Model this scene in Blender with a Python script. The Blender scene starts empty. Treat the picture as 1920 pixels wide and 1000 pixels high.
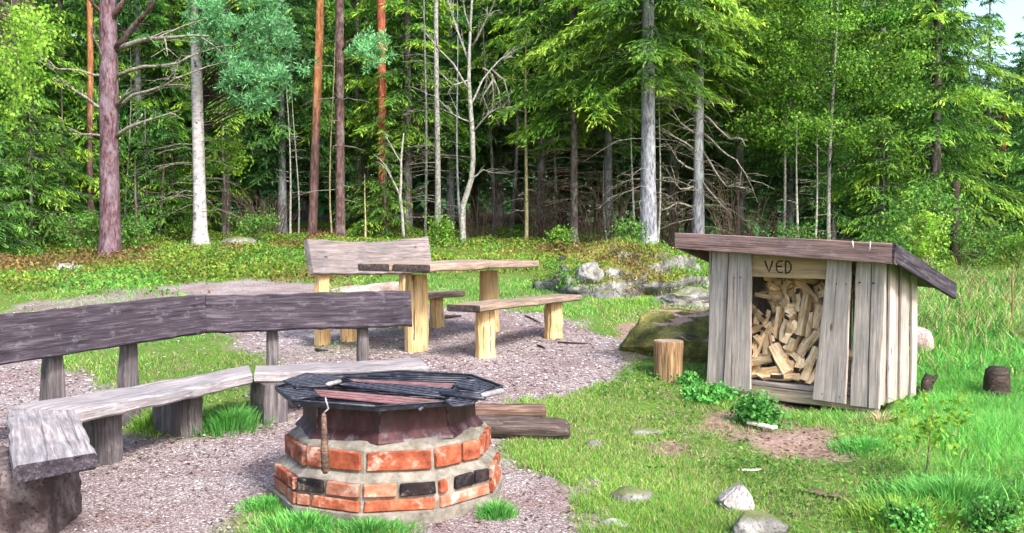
import bpy, math, random
import numpy as np
from mathutils import Vector, Matrix

S = bpy.context.scene
COL = S.collection
PI = math.pi

# ------------------------------------------------------------------ camera, sky, sun, exposure
CAM_Z = 1.35
F_PX = 1800.0                      # focal length in photo pixels (1920 wide)
HORIZON = 445.0                    # photo row of the horizon
PITCH = math.atan((500.0 - HORIZON) / F_PX)
cam_d = bpy.data.cameras.new('camera')
cam = bpy.data.objects.new('camera', cam_d)
COL.objects.link(cam)
cam.location = (0, 0, CAM_Z)
cam.rotation_euler = (PI / 2 - PITCH, 0, 0)
cam_d.sensor_width = 36.0
cam_d.lens = 36.0 * F_PX / 1920.0
cam_d.clip_start = 0.05
cam_d.clip_end = 2000
S.camera = cam

SUN_EL, SUN_AZ = math.radians(44), math.radians(146)     # azimuth clockwise from +Y: sun behind the camera, to the right
world = bpy.data.worlds.new('World')
S.world = world
world.use_nodes = True
wn = world.node_tree.nodes
wn.clear()
sky = wn.new('ShaderNodeTexSky')
sky.sky_type = 'NISHITA'
sky.sun_disc = False
sky.sun_elevation = SUN_EL
sky.sun_rotation = SUN_AZ
sky.air_density = 1.0
sky.dust_density = 3.5
sky.ozone_density = 1.0
bg = wn.new('ShaderNodeBackground')
bg.inputs['Strength'].default_value = 0.10
wo = wn.new('ShaderNodeOutputWorld')
world.node_tree.links.new(sky.outputs[0], bg.inputs[0])
world.node_tree.links.new(bg.outputs[0], wo.inputs[0])

sun_d = bpy.data.lights.new('sun', 'SUN')
sun_d.energy = 1.5
sun_d.angle = math.radians(11)
sun_d.color = (1.0, 0.975, 0.94)
sun = bpy.data.objects.new('sun', sun_d)
COL.objects.link(sun)
sun.location = (10, -10, 30)
to_sun = Vector((math.sin(SUN_AZ) * math.cos(SUN_EL), math.cos(SUN_AZ) * math.cos(SUN_EL), math.sin(SUN_EL)))
sun.rotation_euler = to_sun.to_track_quat('Z', 'Y').to_euler()

S.view_settings.view_transform = 'Standard'
S.view_settings.look = 'None'
S.view_settings.gamma = 1.0
S.view_settings.use_curve_mapping = False
S.view_settings.exposure = 2.2
S.render.engine = 'CYCLES'
S.cycles.max_bounces = 6
S.cycles.diffuse_bounces = 3
S.cycles.glossy_bounces = 2
S.cycles.transmission_bounces = 4
S.cycles.use_denoising = True

# ------------------------------------------------------------------ terrain height
_py = np.array([-400, -20, 4.6, 5.6, 6.5, 7, 8, 9, 10.5, 12, 16, 21, 26, 35, 60, 150, 600.])
_pz = np.array([-.3, 0, 0, .02, .07, .11, .20, .28, .38, .50, .74, .95, 1.25, 1.75, 3.2, 7.0, 14.])
_dy = np.linspace(-400, 600, 20001)
_dz = np.interp(_dy, _py, _pz)
_k = np.hanning(31); _k /= _k.sum()
_dz = np.convolve(np.pad(_dz, 15, mode='edge'), _k, mode='valid')

def sstep(a, b, x):
    t = np.clip((x - a) / (b - a), 0, 1)
    return t * t * (3 - 2 * t)

def wob(x, y, f, seed=0):
    r = np.random.RandomState(seed)
    o = 0
    for i in range(6):
        a = r.uniform(0, 2 * PI); q = f * r.uniform(.6, 1.6); p = r.uniform(0, 6.28)
        o = o + np.sin((x * math.cos(a) + y * math.sin(a)) * q + p)
    return o / 6.0

def ground_base(x, y):
    x = np.asarray(x, float); y = np.asarray(y, float)
    h = np.interp(y, _dy, _dz)
    lat = 1 - .55 * sstep(.5, 9, x)
    h = h * np.where(y > 4.6, lat, 1)
    h = h + .10 * np.exp(-((x - 2.75) ** 2 / .5 + (y - 4.35) ** 2 / .35))        # tussock hump in the near grass
    h = h + .05 * np.exp(-((x - 3.0) ** 2 / .8 + (y - 6.0) ** 2 / .6))
    h = h - .13 * np.exp(-((x - 2.25) ** 2 / 1.3 + (y - 7.45) ** 2 / .9))       # trodden hollow round the shed
    return h

def ground(x, y):
    h = ground_base(x, y)
    far = sstep(9, 16, np.asarray(y, float))
    h = h + wob(x, y, 1.3, 1) * (.012 + .07 * far) + wob(x, y, 4.5, 2) * (.006 + .03 * far)
    return h

def ray(px, py):
    d = Vector(((px - 960.0) / F_PX, 1.0, -(py - 500.0) / F_PX))
    c, s = math.cos(PITCH), math.sin(PITCH)
    return Vector((d.x, d.y * c + d.z * s, -d.y * s + d.z * c))

def at_z(px, py, z):               # where the sight line through a photo pixel meets a level
    d = ray(px, py)
    t = (z - CAM_Z) / d.z
    return Vector((d.x * t, d.y * t, z))

def at_y(px, py, y):               # ... or a distance
    d = ray(px, py)
    t = y / d.y
    return Vector((d.x * t, y, CAM_Z + d.z * t))

def at_g(px, py):                  # ... or the ground
    d = ray(px, py)
    t = np.geomspace(1.5, 120, 6000)
    x, y, z = d.x * t, d.y * t, CAM_Z + d.z * t
    hit = np.nonzero(z < ground(x, y))[0]
    i = hit[0] if len(hit) else len(t) - 1
    return Vector((x[i], y[i], float(ground(x[i], y[i]))))

def gv(x, y, dz=0.0):
    return Vector((x, y, float(ground(x, y)) + dz))

# ------------------------------------------------------------------ ground zones (gravel, bare soil, moss): polygons on the ground
def gpoly(pts):
    o = []
    for p in pts:
        v = at_g(*p)
        o.append((v.x, v.y))
    return np.array(o)

def poly_sd(P, x, y):              # signed distance, negative inside
    n = len(P)
    d = np.full(np.shape(x), 1e9)
    ins = np.zeros(np.shape(x), bool)
    for i in range(n):
        ax, ay = P[i]; bx, by = P[(i + 1) % n]
        ex, ey = bx - ax, by - ay
        t = np.clip(((x - ax) * ex + (y - ay) * ey) / (ex * ex + ey * ey + 1e-12), 0, 1)
        d = np.minimum(d, (x - ax - t * ex) ** 2 + (y - ay - t * ey) ** 2)
        c = ((ay > y) != (by > y)) & (x < (bx - ax) * (y - ay) / (by - ay + 1e-12) + ax)
        ins ^= c
    d = np.sqrt(d)
    return np.where(ins, -d, d)

GRAVEL = gpoly([(-500, 1200), (-300, 640), (0, 588), (150, 556), (300, 537), (470, 524), (565, 531), (640, 562), (760, 575), (900, 572),
                (1010, 588), (1090, 604), (1150, 640), (1165, 690), (1120, 733), (1000, 738), (930, 760), (960, 860), (1080, 905), (1130, 955), (1170, 1100)])
GRASS_IN = [gpoly([(120, 700), (150, 640), (250, 612), (380, 612), (470, 645), (500, 690), (480, 760), (490, 805), (430, 832), (340, 832), (255, 828), (245, 770)]),
            gpoly([(470, 985), (500, 945), (540, 950), (640, 985), (730, 1010), (640, 1050), (480, 1040)])]
TRAIL = gpoly([(1130, 640), (1190, 605), (1250, 575), (1320, 556), (1345, 570), (1270, 600), (1220, 640), (1180, 680)])
SOILS = [gpoly([(1150, 838), (1200, 825), (1280, 822), (1335, 840), (1310, 858), (1220, 862), (1160, 852)]),
         gpoly([(1290, 765), (1400, 760), (1500, 790), (1570, 830), (1590, 862), (1500, 862), (1420, 835), (1330, 805)]),
         gpoly([(1330, 735), (1600, 770), (1700, 760), (1690, 735), (1500, 720)])]

def zones(x, y):
    x = np.asarray(x, float); y = np.asarray(y, float)
    n = wob(x, y, 3.0, 5) * .30 + wob(x, y, 9.0, 6) * .20 + wob(x, y, 25.0, 7) * .12
    g = 1 - sstep(-.12, .14, poly_sd(GRAVEL, x, y) + n)
    for P in GRASS_IN:
        g = g * sstep(-.12, .12, poly_sd(P, x, y) + n)
    back = sstep(8.2, 9.5, y) * sstep(-.6, -1.8, x)
    g = g * (1 - .28 * back * sstep(-.05, .35, wob(x, y, 1.6, 9) + .5 * wob(x, y, 5.0, 10)))
    s = np.zeros_like(x)
    for P in SOILS + [TRAIL]:
        s = np.maximum(s, 1 - sstep(-.14, .12, poly_sd(P, x, y) + n * 1.3))
    s = s * (1 - g)
    m = sstep(13.5, 17.5, y + 3 * wob(x, y, .5, 8) - np.clip(x - 1, 0, 9) * .7 + np.where(x < -3.5, 1.2, 0)) * (1 - g)
    return g, s, m

# ------------------------------------------------------------------ mesh helpers
def link(name, me, parent=None, kind=None):
    o = bpy.data.objects.new(name, me)
    COL.objects.link(o)
    if parent is not None:
        o.parent = parent
    if kind:
        o['kind'] = kind
    return o

def tag(o, label, cat, group=None):
    o['label'] = label
    o['category'] = cat
    if group:
        o['group'] = group
    return o

def thing(name, label, cat, loc=(0, 0, 0), rz=0.0, group=None):
    o = bpy.data.objects.new(name, None)
    COL.objects.link(o)
    o.empty_display_size = .1
    o.matrix_basis = Matrix.Translation(Vector(loc)) @ Matrix.Rotation(rz, 4, 'Z')
    return tag(o, label, cat, group)

def put(o, world_m, parent=None):  # place a part by its world matrix
    if parent is not None:
        o.parent = parent
        m = parent.matrix_basis.copy()
        p = parent.parent
        while p is not None:
            m = p.matrix_basis @ m
            p = p.parent
        o.matrix_basis = m.inverted() @ world_m
    else:
        o.matrix_basis = world_m
    return o

def copy_thing(o, parent=None):
    c = o.copy()
    COL.objects.link(c)
    c.parent = parent
    for ch in list(o.children):
        copy_thing(ch, c)
    return c

class MB:
    """collects quads / polygons with a material index and a tint colour per vertex"""
    def __init__(s):
        s.V = []; s.F = []; s.M = []; s.T = []; s.n = 0; s.polys = []; s.pm = []; s.smooth = True
    def quads(s, V, F, m=0, t=None):
        V = np.asarray(V, float); F = np.asarray(F, int)
        s.V.append(V); s.F.append(F + s.n); s.M.append(np.full(len(F), m))
        if t is None:
            t = np.zeros((len(V), 4)); t[:, 1] = .5; t[:, 3] = 1
        s.T.append(t)
        s.n += len(V)
    def poly(s, V, F, m=0):
        for f in F:
            s.polys.append(tuple(i + s.n for i in f)); s.pm.append(m)
        s.V.append(np.asarray([tuple(v) for v in V], float))
        t = np.zeros((len(V), 4)); t[:, 1] = .5; t[:, 3] = 1
        s.T.append(t)
        s.n += len(V)
    def mesh(s, name, mats, smooth=True):
        V = np.concatenate(s.V) if s.V else np.zeros((0, 3))
        F = np.concatenate(s.F) if s.F else np.zeros((0, 4), int)
        M = np.concatenate(s.M) if s.M else np.zeros(0, int)
        T = np.concatenate(s.T)
        me = bpy.data.meshes.new(name)
        nq = len(F); np_ = len(s.polys)
        lens = np.concatenate([np.full(nq, 4), np.array([len(p) for p in s.polys], int)]).astype(np.int32)
        loops = np.concatenate([F.ravel(), np.array([i for p in s.polys for i in p], int)]).astype(np.int32)
        me.vertices.add(len(V)); me.vertices.foreach_set('co', V.ravel())
        me.loops.add(len(loops)); me.loops.foreach_set('vertex_index', loops)
        me.polygons.add(nq + np_)
        st = np.concatenate([[0], np.cumsum(lens)[:-1]]).astype(np.int32)
        me.polygons.foreach_set('loop_start', st)
        me.polygons.foreach_set('loop_total', lens)
        me.polygons.foreach_set('material_index', np.concatenate([M, np.array(s.pm, int)]).astype(np.int32))
        me.polygons.foreach_set('use_smooth', np.full(nq + np_, smooth))
        a = me.attributes.new('tint', 'FLOAT_COLOR', 'POINT')
        a.data.foreach_set('color', T.ravel())
        for m in (mats if isinstance(mats, (list, tuple)) else [mats]):
            me.materials.append(m)
        me.update(calc_edges=True)
        return me
    def build(s, name, mats, parent=None, kind=None, smooth=True, world=None):
        o = link(name, s.mesh(name, mats, smooth), None, kind)
        put(o, world if world is not None else Matrix.Identity(4), parent)
        return o

def tube(mb, pts, radii, sides=8, m=0, tint=None, jit=0.0, rng=None, cap=True):
    pts = [Vector(p) for p in pts]
    n = len(pts)
    V = []
    ref = Vector((0, 0, 1))
    d0 = (pts[-1] - pts[0]).normalized()
    if abs(d0.z) > .9:
        ref = Vector((0, 1, 0))
    for i, p in enumerate(pts):
        d = (pts[min(i + 1, n - 1)] - pts[max(i - 1, 0)]).normalized()
        a = d.cross(ref)
        if a.length < 1e-4:
            a = d.cross(Vector((1, 0, 0)))
        a.normalize()
        b = d.cross(a)
        for k in range(sides):
            th = 2 * PI * k / sides
            r = radii[i] * (1 + (rng.uniform(-jit, jit) if jit else 0))
            V.append(p + (a * math.cos(th) + b * math.sin(th)) * r)
    F = []
    for i in range(n - 1):
        for k in range(sides):
            k2 = (k + 1) % sides
            F.append((i * sides + k, (i + 1) * sides + k, (i + 1) * sides + k2, i * sides + k2))
    t = None
    if tint is not None:
        t = np.tile(np.array(tint, float), (len(V), 1))
    mb.quads([tuple(v) for v in V], F, m, t)
    if cap:
        base = mb.n - len(V)
        mb.polys.append(tuple(base + k for k in range(sides))); mb.pm.append(m)
        mb.polys.append(tuple(base + (n - 1) * sides + k for k in reversed(range(sides)))); mb.pm.append(m)

def kites(mb, C, D, N, L, W, m=0, tip=None, rnd=None):
    """leaf-sized kite faces: centres, long directions, approximate normals"""
    C = np.asarray(C, float); n = len(C)
    D = D / (np.linalg.norm(D, axis=1, keepdims=True) + 1e-9)
    Sd = np.cross(D, N)
    Sd /= (np.linalg.norm(Sd, axis=1, keepdims=True) + 1e-9)
    L = np.broadcast_to(np.asarray(L, float), (n,))[:, None]; W = np.broadcast_to(np.asarray(W, float), (n,))[:, None]
    V = np.empty((n, 4, 3))
    V[:, 0] = C - D * L * .5
    V[:, 1] = C + Sd * W * .5 - D * L * .05
    V[:, 2] = C + D * L * .5
    V[:, 3] = C - Sd * W * .5 - D * L * .05
    F = np.arange(n * 4).reshape(n, 4)
    t = np.zeros((n, 4, 4)); t[..., 3] = 1
    t[..., 0] = (np.zeros(n) if tip is None else tip)[:, None]
    t[..., 1] = (np.full(n, .5) if rnd is None else rnd)[:, None]
    mb.quads(V.reshape(-1, 3), F, m, t.reshape(-1, 4))

def board(name, A, B, C, D, thick, mat, parent, n=10, wav=.004, seed=0, cham=.008, down=None, shape=None, end=None):
    """a plank whose top face has corners A (front start) B (front end) C (back end) D (back start); lies in its own frame with X along the grain"""
    rng = random.Random(seed)
    A, B, C, D = map(Vector, (A, B, C, D))
    X = ((B - A) + (C - D)).normalized()
    Yv = ((D - A) + (C - B))
    Z = X.cross(Yv).normalized()
    if down is not None and Z.dot(Vector(down)) > 0:
        Z = -Z
    Yv = Z.cross(X).normalized()
    o = (A + B + C + D) / 4
    M = Matrix((X, Yv, Z)).transposed().to_4x4()
    M.translation = o
    Mi = M.inverted()
    a, b, c, d = (Mi @ v for v in (A, B, C, D))
    mb = MB()
    V = []
    for i in range(n + 1):
        t = i / n
        f = a.lerp(b, t); k = d.lerp(c, t)
        jf, jk, jt = (rng.uniform(-wav, wav) for _ in range(3))
        f.y += jf; k.y += jk
        f.z += jt; k.z += jt
        if shape:
            df, dk = shape(t)
            f.y += df; k.y += dk
        s = 1 if k.y > f.y else -1
        ch = cham
        ex = ch * .5 * (1 if i == 0 else -1 if i == n else 0)
        V += [Vector((f.x + ex, f.y + s * ch, f.z)), Vector((k.x + ex, k.y - s * ch, k.z)), Vector((k.x, k.y, k.z - ch)), Vector((k.x, k.y, k.z - thick + ch)),
              Vector((k.x + ex, k.y - s * ch, k.z - thick)), Vector((f.x + ex, f.y + s * ch, f.z - thick)), Vector((f.x, f.y, f.z - thick + ch)), Vector((f.x, f.y, f.z - ch))]
    F = []
    for i in range(n):
        for q in range(8):
            q2 = (q + 1) % 8
            F.append((i * 8 + q, i * 8 + q2, (i + 1) * 8 + q2, (i + 1) * 8 + q))
    mb.quads([tuple(v) for v in V], F)
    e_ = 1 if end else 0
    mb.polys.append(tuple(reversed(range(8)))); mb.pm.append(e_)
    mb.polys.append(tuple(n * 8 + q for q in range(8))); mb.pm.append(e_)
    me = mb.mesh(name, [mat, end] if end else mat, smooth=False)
    import bmesh
    bm = bmesh.new(); bm.from_mesh(me); bmesh.ops.recalc_face_normals(bm, faces=bm.faces); bm.to_mesh(me); bm.free()
    ob = link(name, me)
    put(ob, M, parent)
    return ob

def post(name, base, top, w0, w1, d0, d1, face, mat, parent, n=5, seed=0, wav=.005, cham=.012):
    """an upright slab: base and top centre points, widths and depths at both ends, FACE = horizontal direction its wide face looks"""
    rng = random.Random(seed)
    base, top = Vector(base), Vector(top)
    X = (top - base).normalized()
    f = Vector(face); f = (f - X * f.dot(X)).normalized()
    Yv = f.cross(X).normalized() * -1
    M = Matrix((X, Yv, X.cross(Yv))).transposed().to_4x4()
    M.translation = base
    L = (top - base).length
    mb = MB(); V = []
    for i in range(n + 1):
        t = i / n
        w = (w0 + (w1 - w0) * t) / 2; d = (d0 + (d1 - d0) * t) / 2
        c = min(cham, w * .6, d * .6)
        j = [rng.uniform(-wav, wav) for _ in range(4)]
        x = L * t
        V += [(x, -w + c + j[0], d + j[1]), (x, w - c + j[2], d + j[1]), (x, w + j[2], d - c + j[1]), (x, w + j[2], -d + c + j[3]),
              (x, w - c + j[2], -d + j[3]), (x, -w + c + j[0], -d + j[3]), (x, -w + j[0], -d + c + j[3]), (x, -w + j[0], d - c + j[1])]
    F = []
    for i in range(n):
        for q in range(8):
            q2 = (q + 1) % 8
            F.append((i * 8 + q, (i + 1) * 8 + q, (i + 1) * 8 + q2, i * 8 + q2))
    mb.quads(V, F)
    mb.polys.append(tuple(range(8))); mb.pm.append(0)
    mb.polys.append(tuple(n * 8 + q for q in reversed(range(8)))); mb.pm.append(0)
    me = mb.mesh(name, mat, smooth=False)
    import bmesh
    bm = bmesh.new(); bm.from_mesh(me); bmesh.ops.recalc_face_normals(bm, faces=bm.faces); bm.to_mesh(me); bm.free()
    ob = link(name, me)
    put(ob, M, parent)
    return ob

def recalc(me):
    import bmesh
    bm = bmesh.new(); bm.from_mesh(me); bmesh.ops.recalc_face_normals(bm, faces=bm.faces); bm.to_mesh(me); bm.free()

# ------------------------------------------------------------------ materials
class NT:
    def __init__(s, name):
        s.m = bpy.data.materials.new(name); s.m.use_nodes = True
        s.t = s.m.node_tree; s.t.nodes.clear()
        s.out = s.t.nodes.new('ShaderNodeOutputMaterial')
    def n(s, typ, ins=None, **props):
        nd = s.t.nodes.new('ShaderNode' + typ)
        for k, v in props.items():
            setattr(nd, k, v)
        for k, v in (ins or {}).items():
            s.set(nd, k, v)
        return nd
    def set(s, nd, k, v):
        i = nd.inputs[k]
        if isinstance(v, bpy.types.NodeSocket):
            s.t.links.new(v, i)
        elif isinstance(v, bpy.types.Node):
            s.t.links.new(v.outputs[0], i)
        else:
            i.default_value = v
    def ramp(s, fac, stops, interp='LINEAR'):
        r = s.n('ValToRGB', {0: fac})
        r.color_ramp.interpolation = interp
        e = r.color_ramp.elements
        while len(e) > 1:
            e.remove(e[-1])
        for i, (p, c) in enumerate(stops):
            c = (c, c, c) if isinstance(c, (int, float)) else c
            q = e[0] if i == 0 else e.new(p)
            q.position = p
            q.color = (*c, 1)
        return r.outputs[0]
    def mix(s, fac, a, b, mode='MIX'):
        x = s.n('Mix', data_type='RGBA', blend_type=mode)
        s.set(x, 0, fac)
        for k, v in ((6, a), (7, b)):
            if isinstance(v, (tuple, list)):
                v = (*v[:3], 1)
            s.set(x, k, v)
        return x.outputs[2]
    def math(s, op, a, b=0.0, c=None):
        x = s.n('Math', operation=op)
        s.set(x, 0, a); s.set(x, 1, b)
        if c is not None:
            s.set(x, 2, c)
        return x.outputs[0]
    def noise(s, vec, scale, detail=4, rough=.55, dist=0.0):
        x = s.n('TexNoise', {'Scale': scale, 'Detail': detail, 'Roughness': rough, 'Distortion': dist})
        s.set(x, 'Vector', vec)
        return x.outputs[0]
    def coords(s, scale=(1, 1, 1), rand=True):
        tc = s.n('TexCoord')
        v = tc.outputs['Object']
        if rand:
            oi = s.n('ObjectInfo')
            off = s.n('VectorMath', operation='ADD')
            s.set(off, 0, v)
            sc = s.n('VectorMath', operation='SCALE'); s.set(sc, 0, (37.0, 19.0, 53.0)); s.set(sc, 3, oi.outputs['Random'])
            s.set(off, 1, sc)
            v = off.outputs[0]
        mp = s.n('Mapping'); s.set(mp, 0, v); s.set(mp, 3, scale)
        return mp.outputs[0]
    def finish(s, color, rough=.85, height=None, bump=.3, dist=.01, metallic=0.0, spec=.3, normal=None):
        p = s.n('BsdfPrincipled')
        s.set(p, 'Base Color', color if not isinstance(color, tuple) else (*color[:3], 1))
        s.set(p, 'Roughness', rough); s.set(p, 'Metallic', metallic); s.set(p, 'Specular IOR Level', spec)
        if height is not None:
            b = s.n('Bump', {'Strength': bump, 'Distance': dist}); s.set(b, 'Height', height)
            s.set(p, 'Normal', b)
        s.t.links.new(p.outputs[0], s.out.inputs[0])
        return s.m

def wood_mat(name, dark, mid, light, contrast=1.0, bump=.5, lichen=0.0, lichen_col=(.5, .52, .48), top_warm=None, sat_var=.25, crack=.5):
    t = NT(name)
    g = t.coords((1.2, 14, 14))
    n1 = t.noise(g, 3.0, 6, .62, .3)
    g2 = t.coords((.35, 22, 22))
    n2 = t.noise(g2, 5.0, 3, .6, .6)
    v = t.math('ADD', t.math('MULTIPLY', n1, .6), t.math('MULTIPLY', n2, .4))
    lo, hi = .5 - .17 / contrast, .5 + .17 / contrast
    col = t.ramp(v, [(lo, dark), (.5, mid), (hi, light)])
    big = t.noise(t.coords((1.1, 2.6, 2.6)), 2.1, 5, .6)
    col = t.mix(t.ramp(big, [(.35, 0.0), (.65, 1.0)]), col, t.mix(1.0, col, (1.5, 1.42, 1.36), 'MULTIPLY'))
    kv = t.n('TexVoronoi', {'Scale': 3.4, 'Randomness': 1.0}); t.set(kv, 'Vector', t.coords((.8, 2.4, 2.4)))
    col = t.mix(t.ramp(kv.outputs['Distance'], [(.05, .85), (.11, 0.0)]), col, tuple(c * .6 for c in dark))
    cr = t.noise(t.coords((.25, 16, 16)), 2.6, 2, .5, .8)
    crk = t.ramp(cr, [(.30, 1.0), (.345, 0.0)])
    col = t.mix(t.math('MULTIPLY', crk, crack), col, tuple(c * .25 for c in dark))
    if lichen > 0:
        ln = t.noise(t.coords((1, 1.6, 1.6)), 9.0, 5, .7)
        lf = t.ramp(ln, [(.56, 0.0), (.66, 1.0)])
        col = t.mix(t.math('MULTIPLY', lf, lichen), col, lichen_col)
    if top_warm:
        tc = t.n('TexCoord'); sx = t.n('SeparateXYZ'); t.set(sx, 0, tc.outputs['Object'])
        z = t.math('ADD', sx.outputs[0], t.math('MULTIPLY', t.math('SUBTRACT', n1, .5), .5))
        col = t.mix(t.ramp(t.math('MULTIPLY', z, 1.0), [(top_warm[1], 0.0), (top_warm[2], 1.0)]), col, t.mix(1.0, t.ramp(v, [(lo, .55), (hi, 1.25)]), top_warm[0], 'MULTIPLY'))
    oi = t.n('ObjectInfo')
    col = t.mix(1.0, col, t.ramp(oi.outputs['Random'], [(0, 1 - sat_var), (1, 1 + sat_var)]), 'MULTIPLY')
    h = t.math('SUBTRACT', v, t.math('MULTIPLY', crk, .5))
    return t.finish(col, .82, h, bump, .02, spec=.25)

M = {}
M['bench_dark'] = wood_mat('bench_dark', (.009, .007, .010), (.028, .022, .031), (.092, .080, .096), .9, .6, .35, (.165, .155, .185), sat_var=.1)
M['bench_seat'] = wood_mat('bench_seat', (.052, .046, .050), (.170, .157, .165), (.34, .325, .335), .75, .5, .3, (.38, .37, .37), sat_var=.08)
M['bench_leg'] = wood_mat('bench_leg', (.024, .020, .022), (.075, .066, .070), (.17, .155, .16), .9, .5, .2, (.28, .27, .28), sat_var=.12)
M['table_top'] = wood_mat('table_top', (.065, .045, .033), (.175, .130, .100), (.33, .275, .235), .8, .4, .2, (.34, .31, .29), sat_var=.1)
M['table_leg'] = wood_mat('table_leg', (.17, .085, .032), (.43, .30, .145), (.58, .45, .27), .8, .6, .2, (.36, .33, .29), sat_var=.1, crack=.8)
M['back_board'] = wood_mat('back_board', (.050, .042, .042), (.135, .116, .116), (.235, .208, .215), .8, .4, .3, (.22, .20, .235), sat_var=.05)
M['shed_board'] = wood_mat('shed_board', (.105, .088, .080), (.26, .226, .208), (.41, .37, .345), .75, .4, .15, (.45, .42, .40), top_warm=((.40, .27, .145), .62, 1.15), sat_var=.22)
M['shed_warm'] = wood_mat('shed_warm', (.12, .080, .042), (.27, .190, .108), (.39, .30, .185), .8, .4, sat_var=.08)
M['shed_roof'] = wood_mat('shed_roof', (.050, .030, .028), (.155, .100, .094), (.26, .195, .19), .9, .5, .35, (.32, .27, .275), sat_var=.12)
M['shed_beam'] = wood_mat('shed_beam', (.09, .07, .05), (.24, .19, .14), (.36, .30, .24), 1.0, .5, sat_var=.15)
M['split'] = wood_mat('split_wood', (.36, .21, .10), (.68, .50, .30), (.86, .74, .55), 1.0, .5, sat_var=.3, crack=.25)
M['log_bark'] = wood_mat('log_bark', (.014, .010, .009), (.046, .034, .031), (.125, .10, .095), 1.0, .9, .3, (.20, .175, .175))
M['stump_wood'] = wood_mat('stump_wood', (.026, .014, .009), (.165, .098, .050), (.33, .215, .115), 1.3, .8, crack=.9)
M['stump_top'] = wood_mat('stump_top', (.10, .07, .055), (.20, .15, .12), (.30, .25, .21), 1.0, .4)
M['rotten'] = wood_mat('rotten_wood', (.008, .006, .005), (.022, .016, .013), (.06, .045, .035), 1.0, .9)
M['driftwood'] = wood_mat('driftwood', (.022, .014, .011), (.075, .046, .036), (.19, .135, .10), 1.0, .8)
M['chip'] = wood_mat('chip_wood', (.45, .38, .30), (.62, .55, .46), (.75, .70, .62), 1.0, .3)

def bark_mat(name, a, b, c, scale=(6, 6, 1.5), lichen=0.0, lichen_col=(.35, .40, .36), bump=.8):
    t = NT(name)
    g = t.coords(scale)
    n = t.noise(g, 2.2, 6, .65, .5)
    n2 = t.noise(t.coords((scale[0] * 2.2, scale[1] * 2.2, scale[2] * 2.6)), 2.0, 5, .7)
    n = t.math('ADD', t.math('MULTIPLY', n, .55), t.math('MULTIPLY', n2, .45))
    col = t.ramp(n, [(.40, a), (.5, b), (.61, c)])
    if lichen:
        ln = t.noise(t.coords((1.4, 1.4, .9)), 2.6, 5, .7)
        col = t.mix(t.math('MULTIPLY', t.ramp(ln, [(.5, 0.0), (.62, 1.0)]), lichen), col, lichen_col)
    return t.finish(col, .9, n, bump, .03, spec=.15)
M['bark_pine'] = bark_mat('bark_pine_plum', (.035, .018, .022), (.105, .060, .072), (.20, .135, .15), lichen=.35, lichen_col=(.26, .22, .27))
M['bark_orange'] = bark_mat('bark_pine_orange', (.09, .030, .014), (.27, .10, .045), (.42, .20, .10))
M['bark_red'] = bark_mat('bark_pine_red', (.10, .025, .016), (.26, .070, .040), (.36, .13, .08))
M['bark_dark'] = bark_mat('bark_pine_dark', (.025, .014, .014), (.085, .048, .045), (.16, .10, .10), lichen=.2)
M['bark_grey'] = bark_mat('bark_spruce_grey', (.075, .075, .09), (.20, .20, .23), (.34, .35, .37), lichen=.6, lichen_col=(.34, .38, .36))
M['bark_spruce'] = bark_mat('bark_spruce_brown', (.03, .024, .022), (.085, .068, .062), (.17, .145, .14), lichen=.35)
M['bark_pale'] = bark_mat('bark_pale', (.09, .085, .075), (.235, .23, .205), (.39, .385, .345), scale=(8, 8, 5), bump=.3)
M['bark_olive'] = bark_mat('bark_olive', (.12, .10, .05), (.32, .27, .15), (.45, .40, .25), scale=(8, 8, 5), bump=.3)
M['twig_lichen'] = bark_mat('twig_lichen', (.07, .058, .044), (.18, .165, .13), (.33, .335, .29), scale=(6, 6, 6), bump=.3)
M['twig_brown'] = bark_mat('twig_brown', (.04, .028, .02), (.11, .08, .058), (.20, .155, .115), scale=(6, 6, 6), bump=.3)

def birch_mat():
    t = NT('bark_birch')
    n = t.noise(t.coords((4, 4, 10)), 1.5, 5, .6, .3)
    col = t.ramp(n, [(.25, (.19, .165, .165)), (.45, (.36, .33, .335)), (.7, (.52, .49, .50))])
    k = t.noise(t.coords((3, 3, 12)), 2.2, 3, .6, .4)
    col = t.mix(t.ramp(k, [(.60, 0.0), (.66, .8)]), col, (.06, .05, .05))
    b = t.noise(t.coords((2, 2, 1.6)), 2.2, 5, .7)
    col = t.mix(t.ramp(b, [(.59, 0.0), (.66, 1.0)]), col, (.03, .026, .025))
    tc = t.n('TexCoord'); sx = t.n('SeparateXYZ'); t.set(sx, 0, tc.outputs['Object'])
    up = t.ramp(t.math('ADD', t.math('MULTIPLY', sx.outputs[2], .1), t.math('MULTIPLY', n, .08)), [(.52, 0.0), (.62, .9)])
    col = t.mix(up, col, (.09, .06, .05))
    return t.finish(col, .75, n, .3, .01, spec=.2)
M['bark_birch'] = birch_mat()

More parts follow.
